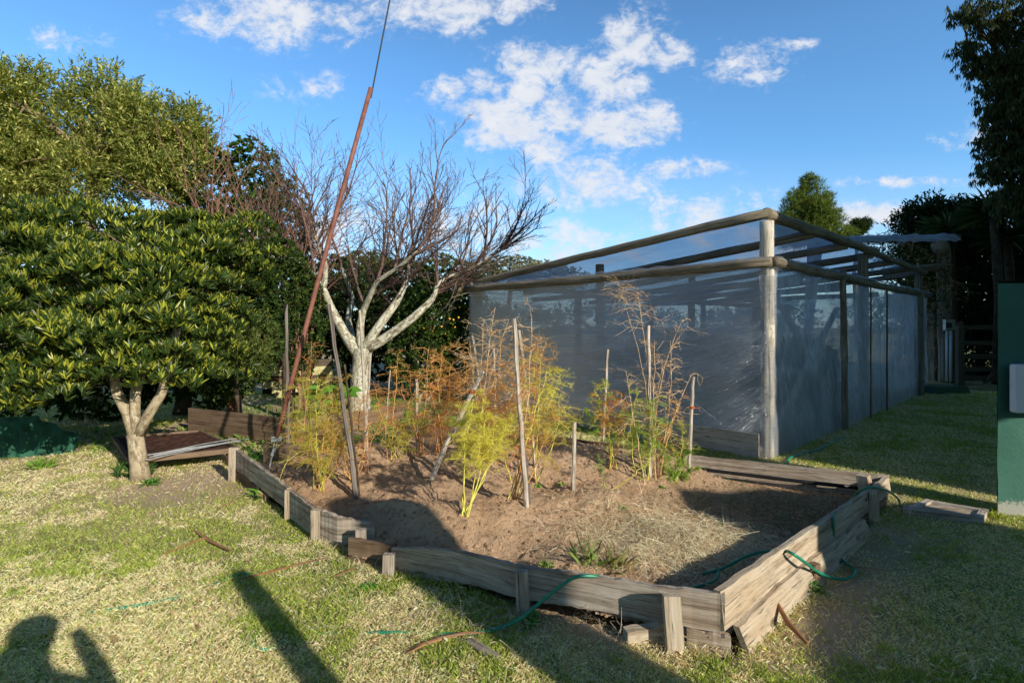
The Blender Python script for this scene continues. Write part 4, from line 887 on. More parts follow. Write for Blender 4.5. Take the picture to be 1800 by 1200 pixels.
# ------------------------------------------------------------------ trees on the left
def P3(l,Y): return [at(px,py,Y+(d[0] if d else 0)) for px,py,*d in l]
bs=G(246,842)
fk=[(P3([(247,846),(244,815),(240,785),(237,762)],bs.y),[.10,.085,.08,.075]),
    (P3([(238,768),(224,725),(206,692),(200,660),(188,600)],bs.y),[.06,.055,.05,.045,.03]),
    (P3([(238,762),(237,720),(238,690),(252,640,.2),(262,580,.3)],bs.y),[.055,.05,.05,.04,.03]),
    (P3([(240,768),(262,728),(284,692),(298,650),(308,590),(320,540)],bs.y),[.055,.05,.048,.045,.038,.028])]
tree('broadleaf_tree','glossy rounded evergreen with a forked pale trunk in front of the low rusty table','tree',bs,
 (lambda B: sub(B,9,.45,.66))([lob(150,480,6.4,150,80,110),lob(330,470,6.6,110,75,110),lob(410,480,7.2,65,55),lob(230,420,7.2,130,50),lob(50,560,5.7,100,85),lob(25,630,5.3,85,65),lob(230,555,6.0,120,60),lob(370,560,6.4,65,55),lob(150,610,5.7,50,38),lob(235,625,5.6,50,32),lob(60,450,6.4,110,70),lob(390,640,7.2,45,40),lob(320,415,7.6,100,40),lob(-60,520,6,110,130),lob(190,590,5.2,60,42),lob(270,560,5.3,60,45),lob(330,560,5.8,50,55),lob(250,500,5.6,90,60),lob(110,600,5.1,50,50),lob(200,480,5.7,90,60),lob(430,440,6.8,60,60),lob(130,400,6.8,90,50),lob(60,665,5.3,65,50),lob(185,640,5.25,50,34),lob(275,615,5.3,45,40),lob(10,700,5.2,50,40),lob(110,650,5.2,50,36),lob(350,600,6.0,50,45),lob(310,500,5.6,60,50),lob(350,440,5.9,60,45),lob(230,520,5.3,60,45),lob(150,530,5.4,60,45),lob(70,590,5.0,60,45),lob(180,672,5.2,55,30),lob(270,660,5.25,50,26),lob(100,690,5.1,50,30),lob(330,650,5.6,50,38),lob(20,725,5.1,50,26),lob(225,650,5.15,50,30)]),
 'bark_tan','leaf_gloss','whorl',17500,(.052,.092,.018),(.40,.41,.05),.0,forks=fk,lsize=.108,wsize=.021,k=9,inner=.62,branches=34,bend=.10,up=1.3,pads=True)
T2b=G(120,735); 
tree('pepper_tree','tall airy olive green tree with pale limbs at the top left','tree',(T2b.x-1,11,0),
 sub([lob(60,220,11,95,95),lob(170,220,11,100,80),lob(280,250,11,80,65),lob(340,235,11,38,45),lob(100,310,11,140,50),lob(260,320,11.2,75,42),lob(-50,260,11,120,140),lob(30,375,11.5,85,32),lob(300,290,10.8,70,50)],13,.36,.85),
 'bark_tan','leaf','spray',8200,(.20,.235,.05),(.58,.54,.17),.3,trunk_r=.15,lsize=.10,wsize=.032,k=12,inner=.2,branches=60,up=.35,six=False,bend=.15)
# pale bare limb crossing below the pepper tree
mb=MB(); mb.tube(smooth(P3([(150,470),(205,365),(245,325),(290,285),(330,250)],9.8),4),[.045]*8+[.035]*8+[.02],7,True,(1,1,1),.06) if False else None
def dtree(name,label,lobes,n,col,base,ls=.09,ws=.04,k=10,kind='whorl',c2=None,p2=.2,tr=.15,br=14,mat='leaf_dark',tm='bark_dark',up=.3,inner=.55,grp=None):
    return tree(name,label,'tree',base,lobes,tm,mat,kind,n,col,c2,p2,tr,None,grp,ls,ws,k,inner,br,.12,.3,up,False)
dtree('laurel_tree','dense dark laurel rising right of the pepper tree',[lob(440,320,12,55,75),lob(400,350,12,60,80),lob(500,400,12.5,50,90),lob(450,420,12,90,90),lob(370,400,12,60,60)],2600,(.055,.10,.02),(-5.8,12.5,0),c2=(.13,.2,.04),ls=.12,ws=.05)
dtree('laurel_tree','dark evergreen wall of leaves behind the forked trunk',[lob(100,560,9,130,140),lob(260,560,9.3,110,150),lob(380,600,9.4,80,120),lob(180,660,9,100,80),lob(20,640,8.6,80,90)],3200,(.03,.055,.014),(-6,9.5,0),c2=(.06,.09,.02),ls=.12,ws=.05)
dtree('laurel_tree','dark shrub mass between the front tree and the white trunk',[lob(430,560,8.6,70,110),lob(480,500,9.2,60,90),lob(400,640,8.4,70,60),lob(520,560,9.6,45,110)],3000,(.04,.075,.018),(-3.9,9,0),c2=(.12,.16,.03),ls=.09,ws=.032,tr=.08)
bush('yellowing_shrub','feathery yellow green shrub at the right foot of the dark shrub','shrub',[lob(430,625,7.8,35,32),lob(395,600,7.8,30,30),lob(450,590,8,25,30)],(at(425,0,7.8).x,7.8,0),420,(.14,.19,.05),(.3,.32,.08),.3,.06,.012,9,mat='leaf')
dtree('hedge_tree','dark hedge tree behind the white bare tree',[lob(600,560,14,80,80),lob(560,620,13.5,60,70),lob(680,590,14,80,80),lob(580,500,15,60,50)],2600,(.035,.06,.018),(-4.4,14,0),c2=(.1,.12,.03),p2=.15,ls=.14,ws=.06)
dtree('hedge_tree','yellow green tree half hidden right of the white trunk',[lob(700,510,16,80,55),lob(640,480,17,60,35),lob(780,490,17,60,40)],1700,(.12,.16,.04),(-3.2,16.5,0),c2=(.25,.25,.06),ls=.15,ws=.05,mat='leaf')
# citrus with fruit
ct=dtree('citrus_tree','citrus tree with small orange fruit left of the greenhouse',[lob(770,560,11.5,65,70),lob(740,620,11.3,60,70),lob(810,600,11.6,40,80),lob(810,520,12,45,45)],2600,(.045,.085,.018),(-1.4,11.5,0),c2=(.14,.2,.04),p2=.25,ls=.09,ws=.04,tr=.07)
fm=None
for (px,py) in [(738,554),(790,560),(797,562),(806,558),(762,576),(761,582),(770,590),(768,592),(745,577),(824,543),(826,552),(815,566),(782,586),(808,540),(732,560),(776,574),(835,575),(800,575)]:
    c=at(px,py,10.75+random.uniform(-.05,.1)); mb=MB()
    V=[];r=.024
    for i in range(5):
        for k in range(8):
            a=math.pi*i/4; b=2*math.pi*k/8; V.append((c.x+r*math.sin(a)*math.cos(b),c.y+r*math.sin(a)*math.sin(b),c.z+r*math.cos(a)))
    mb.add(V,np.array([(i*8+k,i*8+(k+1)%8,(i+1)*8+(k+1)%8,(i+1)*8+k) for i in range(4) for k in range(8)])); mb.build('orange',M['fruit'],ct,smooth=True)
dtree('lichen_tree','pale grey lichen covered tree crown on the horizon left of the greenhouse',[lob(900,475,26,55,26),lob(850,480,26,40,20),lob(960,480,27,50,22),lob(1000,490,28,40,20)],1900,(.30,.29,.21),(0,26.5,0),c2=(.42,.40,.31),p2=.4,ls=.13,ws=.07,mat='leaf',inner=.4)
# broad leafy plant and low weeds behind the bed
def chard(p,label):
    mb=MB(); n=26; P=np.tile(np.array(p),(n,1))+RS.normal(size=(n,3))*[.12,.1,0]; h=RS.uniform(.1,.75,n); P[:,2]+=h*.8
    d=nrm(RS.normal(size=(n,3))*[1,1,.3]+[0,-.2,.35]); leaves(mb,P,d,RS.uniform(.22,.38,n),.17,shade(n,(.13,.30,.035),.3,(.2,.4,.06),.3),fold=.25,droop=.3)
    t=empty('leafy_plant',p,label,'plant'); mb.build('foliage',M['leaf'],t); mb=MB(); 
    for i in range(n): mb.tube([p,Vector(P[i])],.006,4)
    mb.build('stem',M['straw_twig'],t)
chard(at(590,715,8.6)*1.0-Vector((0,0,at(590,715,8.6).z)),'broad leaved bright green plant left of the white trunk')
mb=MB(); n=16000; x=RS.uniform(-6.5,1.0,n); y=RS.uniform(6.6,13,n); k=~inpoly(x,y)&(RS.rand(n)<fbm(x,y,1.2,3,60)*1.3)&((x>-5.2)|(y<8)); x,y=x[k],y[k]; n=len(x)
P=np.stack([x,y,lawnz(x,y)+.0],-1); leaves(mb,P,nrm(RS.normal(size=(n,3))*[1,1,.3]+[0,0,.6]),RS.uniform(.04,.13,n),.03,shade(n,(.14,.27,.035),.35,(.32,.36,.08),.2),six=False)
tag(mb.build('ground_cover',M['leaf']),'low bright weeds covering the ground behind the bed','ground cover',kind='stuff')
# back bed plank lit on its right part
bb=empty('back_bed',G(500,786),'long brown retaining plank behind the raised bed','retaining plank')
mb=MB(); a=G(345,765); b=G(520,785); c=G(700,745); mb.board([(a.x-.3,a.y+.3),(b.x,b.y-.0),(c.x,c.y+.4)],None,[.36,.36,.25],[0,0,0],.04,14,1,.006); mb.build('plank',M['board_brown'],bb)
# yellow deck
dk=empty('raised_deck',at(520,715,11.8)-Vector((0,0,at(520,715,11.8).z)),'raised structure clad in pale yellow boards behind the bed','raised deck')
for (y0,y1) in ((646,662),(671,684),(684,692)):
    a=at(462 if y0<680 else 478,y0,11.8); b=at(585,y0,12.3); z1=a.z; z0=at(0,y1,11.8).z; mb=MB(); mb.board([(a.x,a.y),(b.x,b.y)],None,[z1,z1],[z0+.01,z0+.01],.04,8,1,.003); mb.build('cladding_board',M['deck'],dk)
mb=MB(); a=at(462,664,11.86); b=at(585,664,12.3); mb.board([(a.x,a.y),(b.x,b.y)],None,[a.z+.4,a.z+.4],[a.z-.2,a.z-.2],.02,6,1,.0); mb.build('back_panel',M['gate'],dk)
for x in (492,560):
    mb=MB(); a=at(x,716,11.9); a.z=-.05; mb.box(a,.14,.14,at(0,690,11.9).z+.05,.2,(.12,0)); mb.build('leg',M['deck'],dk)
mb=MB(); a=at(470,690,12.2); b=at(590,690,12.4); mb.board([(a.x,a.y),(b.x,b.y+.3)],None,[a.z-.02]*2,[0,0],.04,4,1,0); mb.build('skirt',M['gate'],dk)
# green net
mb=MB(); A=G(-60,812); B=G(128,797); Vn=[]
for j in range(17):
    for i in range(41):
        u,v=i/40,j/16; q=A.lerp(B,u); hgt=(.50+.02*float(vn(u*6,1)))*(1-.6*max(0,u-.55)/.45)
        Vn.append((q.x,q.y+.03*math.sin(u*34+2*v)+.05*(float(fbm(u*9,v*3,1,3))-.5)+.12*v,hgt*v-.02))
ii=(np.arange(16)[:,None]*41+np.arange(40)[None,:]).ravel(); mb.add(Vn,np.stack([ii,ii+1,ii+42,ii+41],1))
tag(mb.build('shade_net',M['net'],smooth=True),'green shade netting fence low under the tree at the left edge','netting')
tuft(G(235,838),80,.26,'dark glossy sucker shoots at the foot of the forked trunk',(.06,.13,.03),w=.03,name='sucker_shoots',cat='shoots')
tuft(G(265,850),60,.12,'low leafy weeds right of the forked trunk',(.12,.25,.05),w=.02,sp=1.2)
tuft(G(75,822),120,.2,'sunlit grass in front of the green netting',(.22,.38,.06))

# ------------------------------------------------------------------ bare trees
def shoot(mb,p,d,L,r,depth,upw=.35,col=(1,1,1),spread=.75,dens=1.0):
    n=max(4,int(L/.14)); pts=[Vector(p)]; d=Vector(d).normalized()
    for i in range(n):
        d=(d+Vector((random.gauss(0,.10),random.gauss(0,.10),random.gauss(0,.08)+upw*.12))).normalized(); pts.append(pts[-1]+d*(L/n))
    mb.tube(pts,[max(.0028,r*(1-.85*i/n)) for i in range(n+1)],5 if r<.02 else 7,False,col,.03)
    if depth<=0: return
    m=int((3+L*3.4)*dens)
    for j in range(m):
        u=.15+.85*(j+random.random())/m; k=min(int(u*n),n-1); q=pts[k].lerp(pts[k+1],u*n-k); t=(pts[k+1]-pts[k]).normalized()
        s=Vector(rand_dirs(1)[0]); s=(s-t*s.dot(t)).normalized(); dd=(t+s*spread*random.uniform(.5,1.3)+Vector((0,0,upw*.5))).normalized()
        shoot(mb,q,dd,L*random.uniform(.25,.55)*(1.15-.5*u),r*.5*(1-.5*u)+.001,depth-1,upw,col,spread,dens)
Yt=10.1; bt=G(635,722); bt=empty('bare_tree',bt,'bare fruit tree with a thick white lichen covered trunk behind the bed','tree')
mt_=MB()
mains=[([(634,726),(632,690),(634,650),(637,612)],[.22,.18,.165,.17]),
([(628,622),(605,585),(583,545),(566,505),(540,470),(505,455),(478,452),(462,448)],[.11,.095,.085,.07,.05,.038,.035,.02]),
([(568,510),(572,470),(560,430,.2),(548,390,.3)],[.06,.05,.04,.03]),
([(636,612),(633,580),(638,548),(650,520,-.2),(664,494,-.4),(700,470,-.6),(735,440,-.8)],[.085,.075,.065,.055,.042,.034,.02]),
([(640,612),(668,570),(694,535,.3),(712,500,.5),(722,450,.7)],[.10,.085,.075,.05,.03]),
([(648,612),(690,585),(728,556),(760,525,.2),(775,495,.3),(830,470,.4),(880,440,.5)],[.10,.09,.075,.055,.04,.03,.015]),
([(622,600),(612,560,.8),(618,520,1.2),(600,470,1.5)],[.07,.06,.05,.035])]
ends=[]
for l,r in mains:
    pp=P3(l,Yt); mt_.tube(smooth(pp,3),list(np.interp(np.linspace(0,1,len(smooth(pp,3))),np.linspace(0,1,len(r)),r)),12,True,(1,1,1),.07); ends.append(pp)
mt_.build('trunk',M['bark_white'],bt,smooth=True)
mb=MB(); random.seed(21)
def lstart(i,t):
    pp=ends[i]; x=t*(len(pp)-1); k=min(int(x),len(pp)-2); return pp[k].lerp(pp[k+1],x-k)
sh=[(1,1.0,(-.3,0,1),1.0),(1,.8,(-.2,.2,1),1.9),(1,.62,(-.05,.3,1),2.6),(1,.5,(.1,-.3,1),2.3),(2,1,(-.1,.2,1),2.4),(2,.6,(.2,-.2,1),2.4),(2,.9,(-.5,.2,1),2.2),(1,.7,(-.6,-.3,.8),1.8),
(3,.5,(0,-.2,1),2.3),(3,.65,(.2,-.1,1),2.2),(3,.8,(.35,0,1),2.2),(3,1,(.7,0,1),2.5),(3,.9,(.2,.3,1),2.1),(4,.7,(-.1,.2,1),2.2),(4,1,(.1,.2,1),2.3),(4,.9,(.5,.2,1),2.2),
(5,.6,(.1,0,1),1.8),(5,.75,(.4,.3,1),1.8),(5,.85,(.7,-.2,.9),1.9),(5,1,(1,0,.75),1.7),(5,1,(.6,.2,1.0),1.9),(5,.95,(1,-.2,.45),1.6),(6,1,(-.3,.2,1),2.4),(6,.8,(.2,.4,1),2.3),(3,.4,(-.4,-.2,1),2.0),(5,.9,(.2,-.4,1),2.0),(4,.8,(.8,.4,.6),1.8),(2,.4,(-.9,.1,.8),2.0),(3,.95,(1,-.3,.3),1.5),(5,.7,(.9,.4,.3),1.5)]
for (i,t,d,L) in sh: shoot(mb,lstart(i,t),d,L*random.uniform(.85,1.05)*(.9 if i<3 else .85),.030,3,.30,(1,1,1),.62,.85)
for q in range(85):
    i=random.choice((1,1,2,3,3,4,5,5,5,6)); sw=.7 if i in (3,5) else .05
    shoot(mb,lstart(i,random.uniform(.45,1)),(random.gauss(sw,.6),random.gauss(0,.6),random.uniform(.2,1)),random.uniform(.9,1.9),.012,2,.16,(.7,.66,.68),.75,1.0)
mb.build('branch',M['twig'],bt)
def bareshrub(px,py0,Y,tops,label,mat,r=.02,dens=.8,name='bare_shrub',spread=.6,depth=2):
    b=G(px,py0) if py0 else at(px,600,Y); b=Vector(((px-CX)/F*Y,Y,0 if not py0 else 0)); t=empty(name,b,label,'shrub'); mb=MB()
    for (tx,ty,dy) in tops:
        e=at(tx,ty,Y+dy); a=b+Vector((random.uniform(-.2,.2),random.uniform(-.2,.2),0)); s=a.lerp(e,.35); mb.tube([a,a.lerp(s,.5)+Vector((random.uniform(-.05,.05),0,0)),s],[r*1.3,r*1.15,r],6); shoot(mb,s,e-s,(e-s).length,r,depth,.1,(1,1,1),spread,dens)
    mb.build('branch',M[mat],t); return t
random.seed(5)
bareshrub(400,0,9.6,[(360,330,0),(395,300,.3),(430,330,0),(455,250,.3),(340,380,0),(380,280,.2),(470,330,.1),(420,400,-.2),(330,420,0),(440,360,0),(490,300,.3)],'reddish bare shrub standing up from behind the glossy evergreen','twig_red',.022,.75,depth=2)
bareshrub(520,0,9.9,[(500,400,0),(530,330,.1),(480,440,0),(545,250,.2),(510,480,0),(560,420,0),(470,220,.4)],'tangle of thin red brown twigs left of the white trunk','twig_red',.016,.8,depth=2)
bareshrub(740,0,11.2,[(720,560,0),(760,480,0),(790,450,.2),(820,440,0),(700,540,0),(840,420,.3),(870,450,.1)],'bare grey stems between the white trunk and the citrus tree','bark_tan',.03,.7,depth=2)
random.seed(9)

# ------------------------------------------------------------------ trees on the right
tree('pine_tree','sunlit rounded pine behind the greenhouse roof','tree',(at(1425,574,30).x,30,0),
 (lambda B: sub(B,7,.5,.8)+[(l[0],l[1],l[2],l[3]*.75,l[4]*.75,l[5]*.8) for l in B])([lob(1425,345,30,30,38),lob(1400,375,30,34,30),lob(1448,375,30,32,34),lob(1385,400,30,26,24),lob(1420,400,30,60,32),lob(1455,405,30,32,25),lob(1422,318,30,14,14)]),'bark_dark','leaf','needle',2700,(.13,.18,.045),(.26,.30,.07),.3,trunk_r=.25,lsize=.30,wsize=.03,k=13,inner=.2,branches=26,six=False)
tree('pine_tree','small dark pine top right of the rounded pine','tree',(at(1505,574,32).x,32,0),[lob(1508,400,32,13,12),lob(1497,412,32,14,10),lob(1520,395,32,8,8)],'bark_dark','leaf','needle',260,(.04,.07,.02),trunk_r=.15,lsize=.34,wsize=.04,k=12,inner=.3,branches=8,six=False)
eu=at(1800,574,13)
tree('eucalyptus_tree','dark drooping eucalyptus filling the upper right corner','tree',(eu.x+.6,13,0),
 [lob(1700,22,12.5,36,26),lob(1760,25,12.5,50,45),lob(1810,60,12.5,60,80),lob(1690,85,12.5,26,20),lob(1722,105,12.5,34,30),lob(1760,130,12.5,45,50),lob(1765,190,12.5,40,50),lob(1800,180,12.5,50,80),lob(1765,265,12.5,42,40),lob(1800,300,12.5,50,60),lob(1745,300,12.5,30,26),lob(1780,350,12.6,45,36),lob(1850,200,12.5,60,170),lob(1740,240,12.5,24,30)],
 'bark_dark','leaf_dark','hang',3000,(.055,.07,.028),(.16,.17,.06),.15,trunk_r=.22,lsize=.17,wsize=.026,k=13,inner=.15,branches=50,six=False,bend=.08)  # low leaf albedo partly stands in for the shade on this crown
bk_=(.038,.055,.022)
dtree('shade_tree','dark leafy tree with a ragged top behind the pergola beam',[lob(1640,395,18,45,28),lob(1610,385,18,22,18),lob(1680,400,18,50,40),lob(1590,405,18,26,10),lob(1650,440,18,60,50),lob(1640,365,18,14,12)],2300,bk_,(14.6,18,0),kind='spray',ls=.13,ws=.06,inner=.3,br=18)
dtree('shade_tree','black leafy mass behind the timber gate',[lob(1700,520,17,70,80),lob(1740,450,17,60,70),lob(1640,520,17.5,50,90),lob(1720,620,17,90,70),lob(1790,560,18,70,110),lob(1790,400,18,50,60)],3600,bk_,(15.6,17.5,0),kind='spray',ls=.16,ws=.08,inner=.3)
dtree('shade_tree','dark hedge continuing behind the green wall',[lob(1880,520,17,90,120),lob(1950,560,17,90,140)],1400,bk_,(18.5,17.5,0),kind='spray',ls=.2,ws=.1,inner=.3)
# vine twigs over the pergola
mb=MB(); vt=empty('climbing_vine',at(1625,670,14.9)-Vector((0,0,at(1625,670,14.9).z)),'dry tan climbing vine tangled around the pergola post','vine'); random.seed(4)
for i in range(46):
    s=at(random.uniform(1600,1668),random.uniform(430,640),14.9+random.uniform(-.1,.5)); shoot(mb,s,(random.gauss(0,1),random.gauss(0,.5),random.gauss(-.1,.8)),random.uniform(.5,1.1),.010,1,-.3,(1,1,1),1.0,.7)
mb.build('stem',M['straw_twig'],vt)
mb=MB(); n=2600; lb_=[lob(1600,465,15.2,60,40),lob(1630,520,15.2,36,70),lob(1560,440,15.6,50,22)]; Pq,Nq=lobes_shell(lb_,n,.2); n=len(Pq); leaves(mb,Pq,rand_dirs(n)-np.array([0,0,.4]),RS.uniform(.07,.13,n),.05,shade(n,(.05,.065,.025),.35,(.32,.22,.10),.25),six=False); mb.build('foliage',M['leaf_dark'],vt)
# yucca
def yucca(px,py,Y,R,label,n=150,base_z=None,col=(.03,.055,.02)):
    h=at(px,py,Y); t=empty('yucca',(h.x,Y,0),label,'yucca'); mb=MB(); mb.tube([Vector((h.x+.1,Y,-.05)),Vector((h.x+.15,Y,h.z*.5)),h],[.13,.11,.10],8); mb.build('trunk',M['bark_dark'],t,smooth=True)
    mb=MB(); d=rand_dirs(n); d[:,2]=np.abs(d[:,2])*1.0-.35; d=nrm(d); P=np.tile(np.array(h),(n,1))+d*.08; leaves(mb,P,d,R*RS.uniform(.7,1.1,n),.06,shade(n,col,.35,(.10,.13,.04),.12),fold=.3,droop=.12); mb.build('foliage',M['leaf_dark'],t)
yucca(1747,378,14.5,.95,'spiky dark yucca crown above the gate',190)
yucca(1668,408,16,1.0,'low yucca rosette left of the tall one, above the pergola beam',130)
yucca(1770,420,14.8,.8,'smaller yucca head below the eucalyptus',110)
# distant tree line
for i in range(22):
    X=-150+i*14+random.uniform(-4,4); Yd_=120+random.uniform(-12,25); hgt=random.uniform(5,8)
    if -20<X<60: hgt=random.uniform(3,5)
    dtree('distant_tree','hazy distant tree on the horizon line',[(X,Yd_,hgt*.55,8,5,hgt*.5),(X+5,Yd_,hgt*.45,6,5,hgt*.42)],260,(.06,.085,.04),(X,Yd_,0),ls=.9,ws=.6,k=6,kind='spray',grp='distant trees along the horizon',br=2)

# ------------------------------------------------------------------ unseen sun blockers added behind the camera; post and photographer after them
def prism(u0,v0,prof,depth,name,mat,label,cat):
    """prof: list of (u,z) outline standing across the sun direction"""
    mb=MB(); n=len(prof); V=[]
    for dv in (0,-depth):
        for (u,z) in prof: q=uv2xy(u,v0+dv); V.append((q.x,q.y,z))
    top=[(k,k+1,n+k+1,n+k) for k in range(n-1)]
    mb.add(V,[np.array(top+[(n-1,0,n,2*n-1)])]); c=len(V)
    for dv,o in ((0,0),(-depth,n)):
        for k in range(n-1):
            a=V[o+k]; b=V[o+k+1]; mb.add([a,b,(b[0],b[1],-.05),(a[0],a[1],-.05)],np.array([(0,1,2,3)]))
    for (k) in (0,n-1):
        a=V[k]; b=V[n+k]; mb.add([a,b,(b[0],b[1],-.05),(a[0],a[1],-.05)],np.array([(0,1,2,3)]))
    return tag(mb.build(name,M[mat]),label,cat)
vb=-5.0; hh=lambda v:(v-vb)*TE
prism(0,vb,[(2.32,hh(.75)),(2.8,hh(1.0)),(3.75,hh(1.35)),(3.95,hh(2.55)),(4.25,hh(2.9)),(4.6,hh(2.55)),(5.1,hh(2.3)),(5.72,hh(1.5))],2.0,'gable_blocker','board','added gabled board blocker behind the camera, shaped for its shadow edge','gable_blocker')  # unseen, added; its profile follows the shade edge on lawn and bed
cp=empty('slab_blocker',uv2xy(6.1,vb),'added floating slab behind the camera that keeps sun off the green wall','slab_blocker')
mb=MB(); a=uv2xy(5.95,vb); b=uv2xy(6.38,vb); mb.board([(a.x,a.y),(b.x,b.y)],None,[4.6,4.6],[3.15,3.15],.1,2,1,0,(1,1,1),0,0); mb.build('slab',M['board'],cp)  # unseen slab added to shade the upper green wall
mb=MB(); mb.box(uv2xy(6.45,vb+.3),.12,.12,0.5,0); mb.build('post',M['board'],cp)
def hedge(name,u0,u1,v0,dep,h,label):  # added sun blocker, an invented leafy wall out of view
    mb=MB(); nu,nv=60,40; V=[]
    for j in range(nv+1):
        for i in range(nu+1):
            u=u0+(u1-u0)*i/nu; z=h*j/nv*(1+.06*(float(fbm(u,7,.8,3))-.5)*(j==nv)); q=uv2xy(u,v0+.5*(float(fbm(u,z,1.2,3))-.5)); V.append((q.x,q.y,z-.05))
    ii=(np.arange(nv)[:,None]*(nu+1)+np.arange(nu)[None,:]).ravel(); mb.add(V,np.stack([ii,ii+1,ii+nu+2,ii+nu+1],1),None,(.03,.05,.02))
    V=[]
    for j in range(2):
        for i in range(nu+1):
            u=u0+(u1-u0)*i/nu; q=uv2xy(u,v0-dep*j); V.append((q.x,q.y,h*(1-.05*j)-.05))
    ii=np.arange(nu); mb.add(V,np.stack([ii,ii+1,ii+nu+2,ii+nu+1],1),None,(.03,.05,.02)); return tag(mb.build(name,M['leaf_dark']),label,'blocker')
hedge('hedge_blocker',6.71,25,vb-.5,2.5,11.5,'added tall leafy blocker behind the camera that shades the right side')
mb=MB(); c=uv2xy(1.92,-3.6); mb.tube([c+Vector((0,0,-.1)),c+Vector((.02,0,1.2)),c+Vector((-.02,0,2.6)),c+Vector((-.04,-.0,3.2)),c+Vector((-.06,0,3.42))],[.26,.235,.23,.23,.16],14,True,(1,1,1),.04)  # unseen trunk shape added and sized for the shadow band across the bed
tag(mb.build('trunk_blocker',M['bark_tan'],smooth=True),'added trunk-shaped blocker behind the camera for the shadow band on the bed','tree trunk')
mb=MB(); c=uv2xy(.90,-1.3); ph=hh(3.75)-(vb+1.3)*-TE*1; ph=(3.75+1.3)*TE; mb.tube([c+Vector((0,0,-.1)),c+Vector((0,0,ph*.5)),c+Vector((0,0,ph-.06)),c+Vector((0,0,ph))],[.075,.072,.07,.045],12)
tag(mb.build('fence_post',M['log'],smooth=True),'round wooden post standing just behind the photographer','post')
# photographer
pr=empty('person',(.10,-.30,0),'person in dark jacket holding a camera up to the face','person')
def skin(name,verts,edges,rad,mat,par,sub=2):
    me=bpy.data.meshes.new(name); o0=Vector(par.location); me.from_pydata([tuple(Vector(v)-Vector((0,0,0))) for v in verts],edges,[]); o=bpy.data.objects.new(name,me); C.objects.link(o); o.parent=par
    m=o.modifiers.new('skin','SKIN'); 
    for i,v in enumerate(me.skin_vertices[0].data): v.radius=(rad[i],rad[i]); v.use_root=(i==0)
    s_=o.modifiers.new('sub','SUBSURF'); s_.levels=sub; s_.render_levels=sub; me.materials.append(M[mat]); return o
vs=[(0,0,.95),(0,.0,1.15),(0,.02,1.38),(0,.04,1.50),(0,.07,1.60),(0,.08,1.70),
 (-.19,.0,1.42),(-.34,.08,1.28),(-.10,.20,1.56),(.19,.0,1.42),(.36,.08,1.32),(.10,.20,1.56),
 (-.1,0,.88),(-.12,.02,.48),(-.13,-.02,.08),(-.13,.12,.04),(.1,0,.88),(.12,.02,.48),(.13,-.02,.08),(.13,.12,.04)]
ed=[(0,1),(1,2),(2,3),(3,4),(4,5),(2,6),(6,7),(7,8),(2,9),(9,10),(10,11),(0,12),(12,13),(13,14),(14,15),(0,16),(16,17),(17,18),(18,19)]
rd=[.15,.14,.15,.065,.115,.105,.07,.055,.035,.07,.055,.035,.095,.065,.05,.04,.095,.065,.05,.04]
skin('body',vs,ed,rd,'cloth',pr); pr.scale=(1.03,)*3

# ------------------------------------------------------------------ sky, sun, camera
w=bpy.data.worlds.new('World'); S.world=w; w.use_nodes=True; nt=w.node_tree; nt.nodes.clear()
tc=N(nt,'ShaderNodeTexCoord'); sky=N(nt,'ShaderNodeTexSky'); sky.sky_type='NISHITA'; sky.sun_disc=False
sdir=Vector((-D[0],-D[1],0)).normalized()       # toward the sun, on the ground
sky.sun_elevation=math.radians(EL); sky.sun_rotation=math.atan2(sdir.x,sdir.y); sky.air_density=1.0; sky.dust_density=.3; sky.ozone_density=2.5; sky.altitude=0
nt.links.new(tc.outputs['Generated'],sky.inputs[0])
sep=N(nt,'ShaderNodeSeparateXYZ'); nt.links.new(tc.outputs['Generated'],sep.inputs[0])
def math_(op,a,b=None,c=None):
    n=N(nt,'ShaderNodeMath',operation=op)
    for i,v in enumerate((a,b,c)):
        if v is None: continue
        if isinstance(v,(int,float)): n.inputs[i].default_value=v
        else: nt.links.new(v,n.inputs[i])
    return n.outputs[0]
yy=math_('MAXIMUM',sep.outputs[1],.08); uu=math_('DIVIDE',sep.outputs[0],yy); ww=math_('DIVIDE',sep.outputs[2],yy)
cv=N(nt,'ShaderNodeCombineXYZ'); nt.links.new(uu,cv.inputs[0]); nt.links.new(ww,cv.inputs[1]); cv=cv.outputs[0]
blobs=[(1110,75,55,50,1),(1060,145,60,40,1),(940,115,70,32,.95),(860,150,50,28,.8),(930,168,40,20,1),(800,160,60,28,.6),(860,195,75,30,.9),(900,230,70,35,1),(985,190,60,35,.9),(1060,225,110,30,1),(1140,215,60,30,.85),(960,260,80,45,.75),(1030,320,110,50,.72),(1190,298,70,16,.7),(1175,100,50,25,.8),(1310,115,70,32,.7),(780,10,130,38,.95),(905,5,60,22,.8),(500,30,150,45,.85),(540,155,60,25,.55),(1260,385,120,45,.7),(1180,365,60,30,.55),(900,390,110,40,.5),(620,70,40,20,.5),(100,70,90,22,.45),(30,80,60,15,.4),(1540,375,110,18,.9),(1600,320,130,9,.6),(1700,240,60,25,.45),(700,400,300,60,.55),(960,430,200,45,.6),(480,440,200,60,.7),(150,450,250,80,.6),(1345,420,150,50,.6),(1400,80,40,10,.5),(1900,380,200,60,.4)]
tot=None
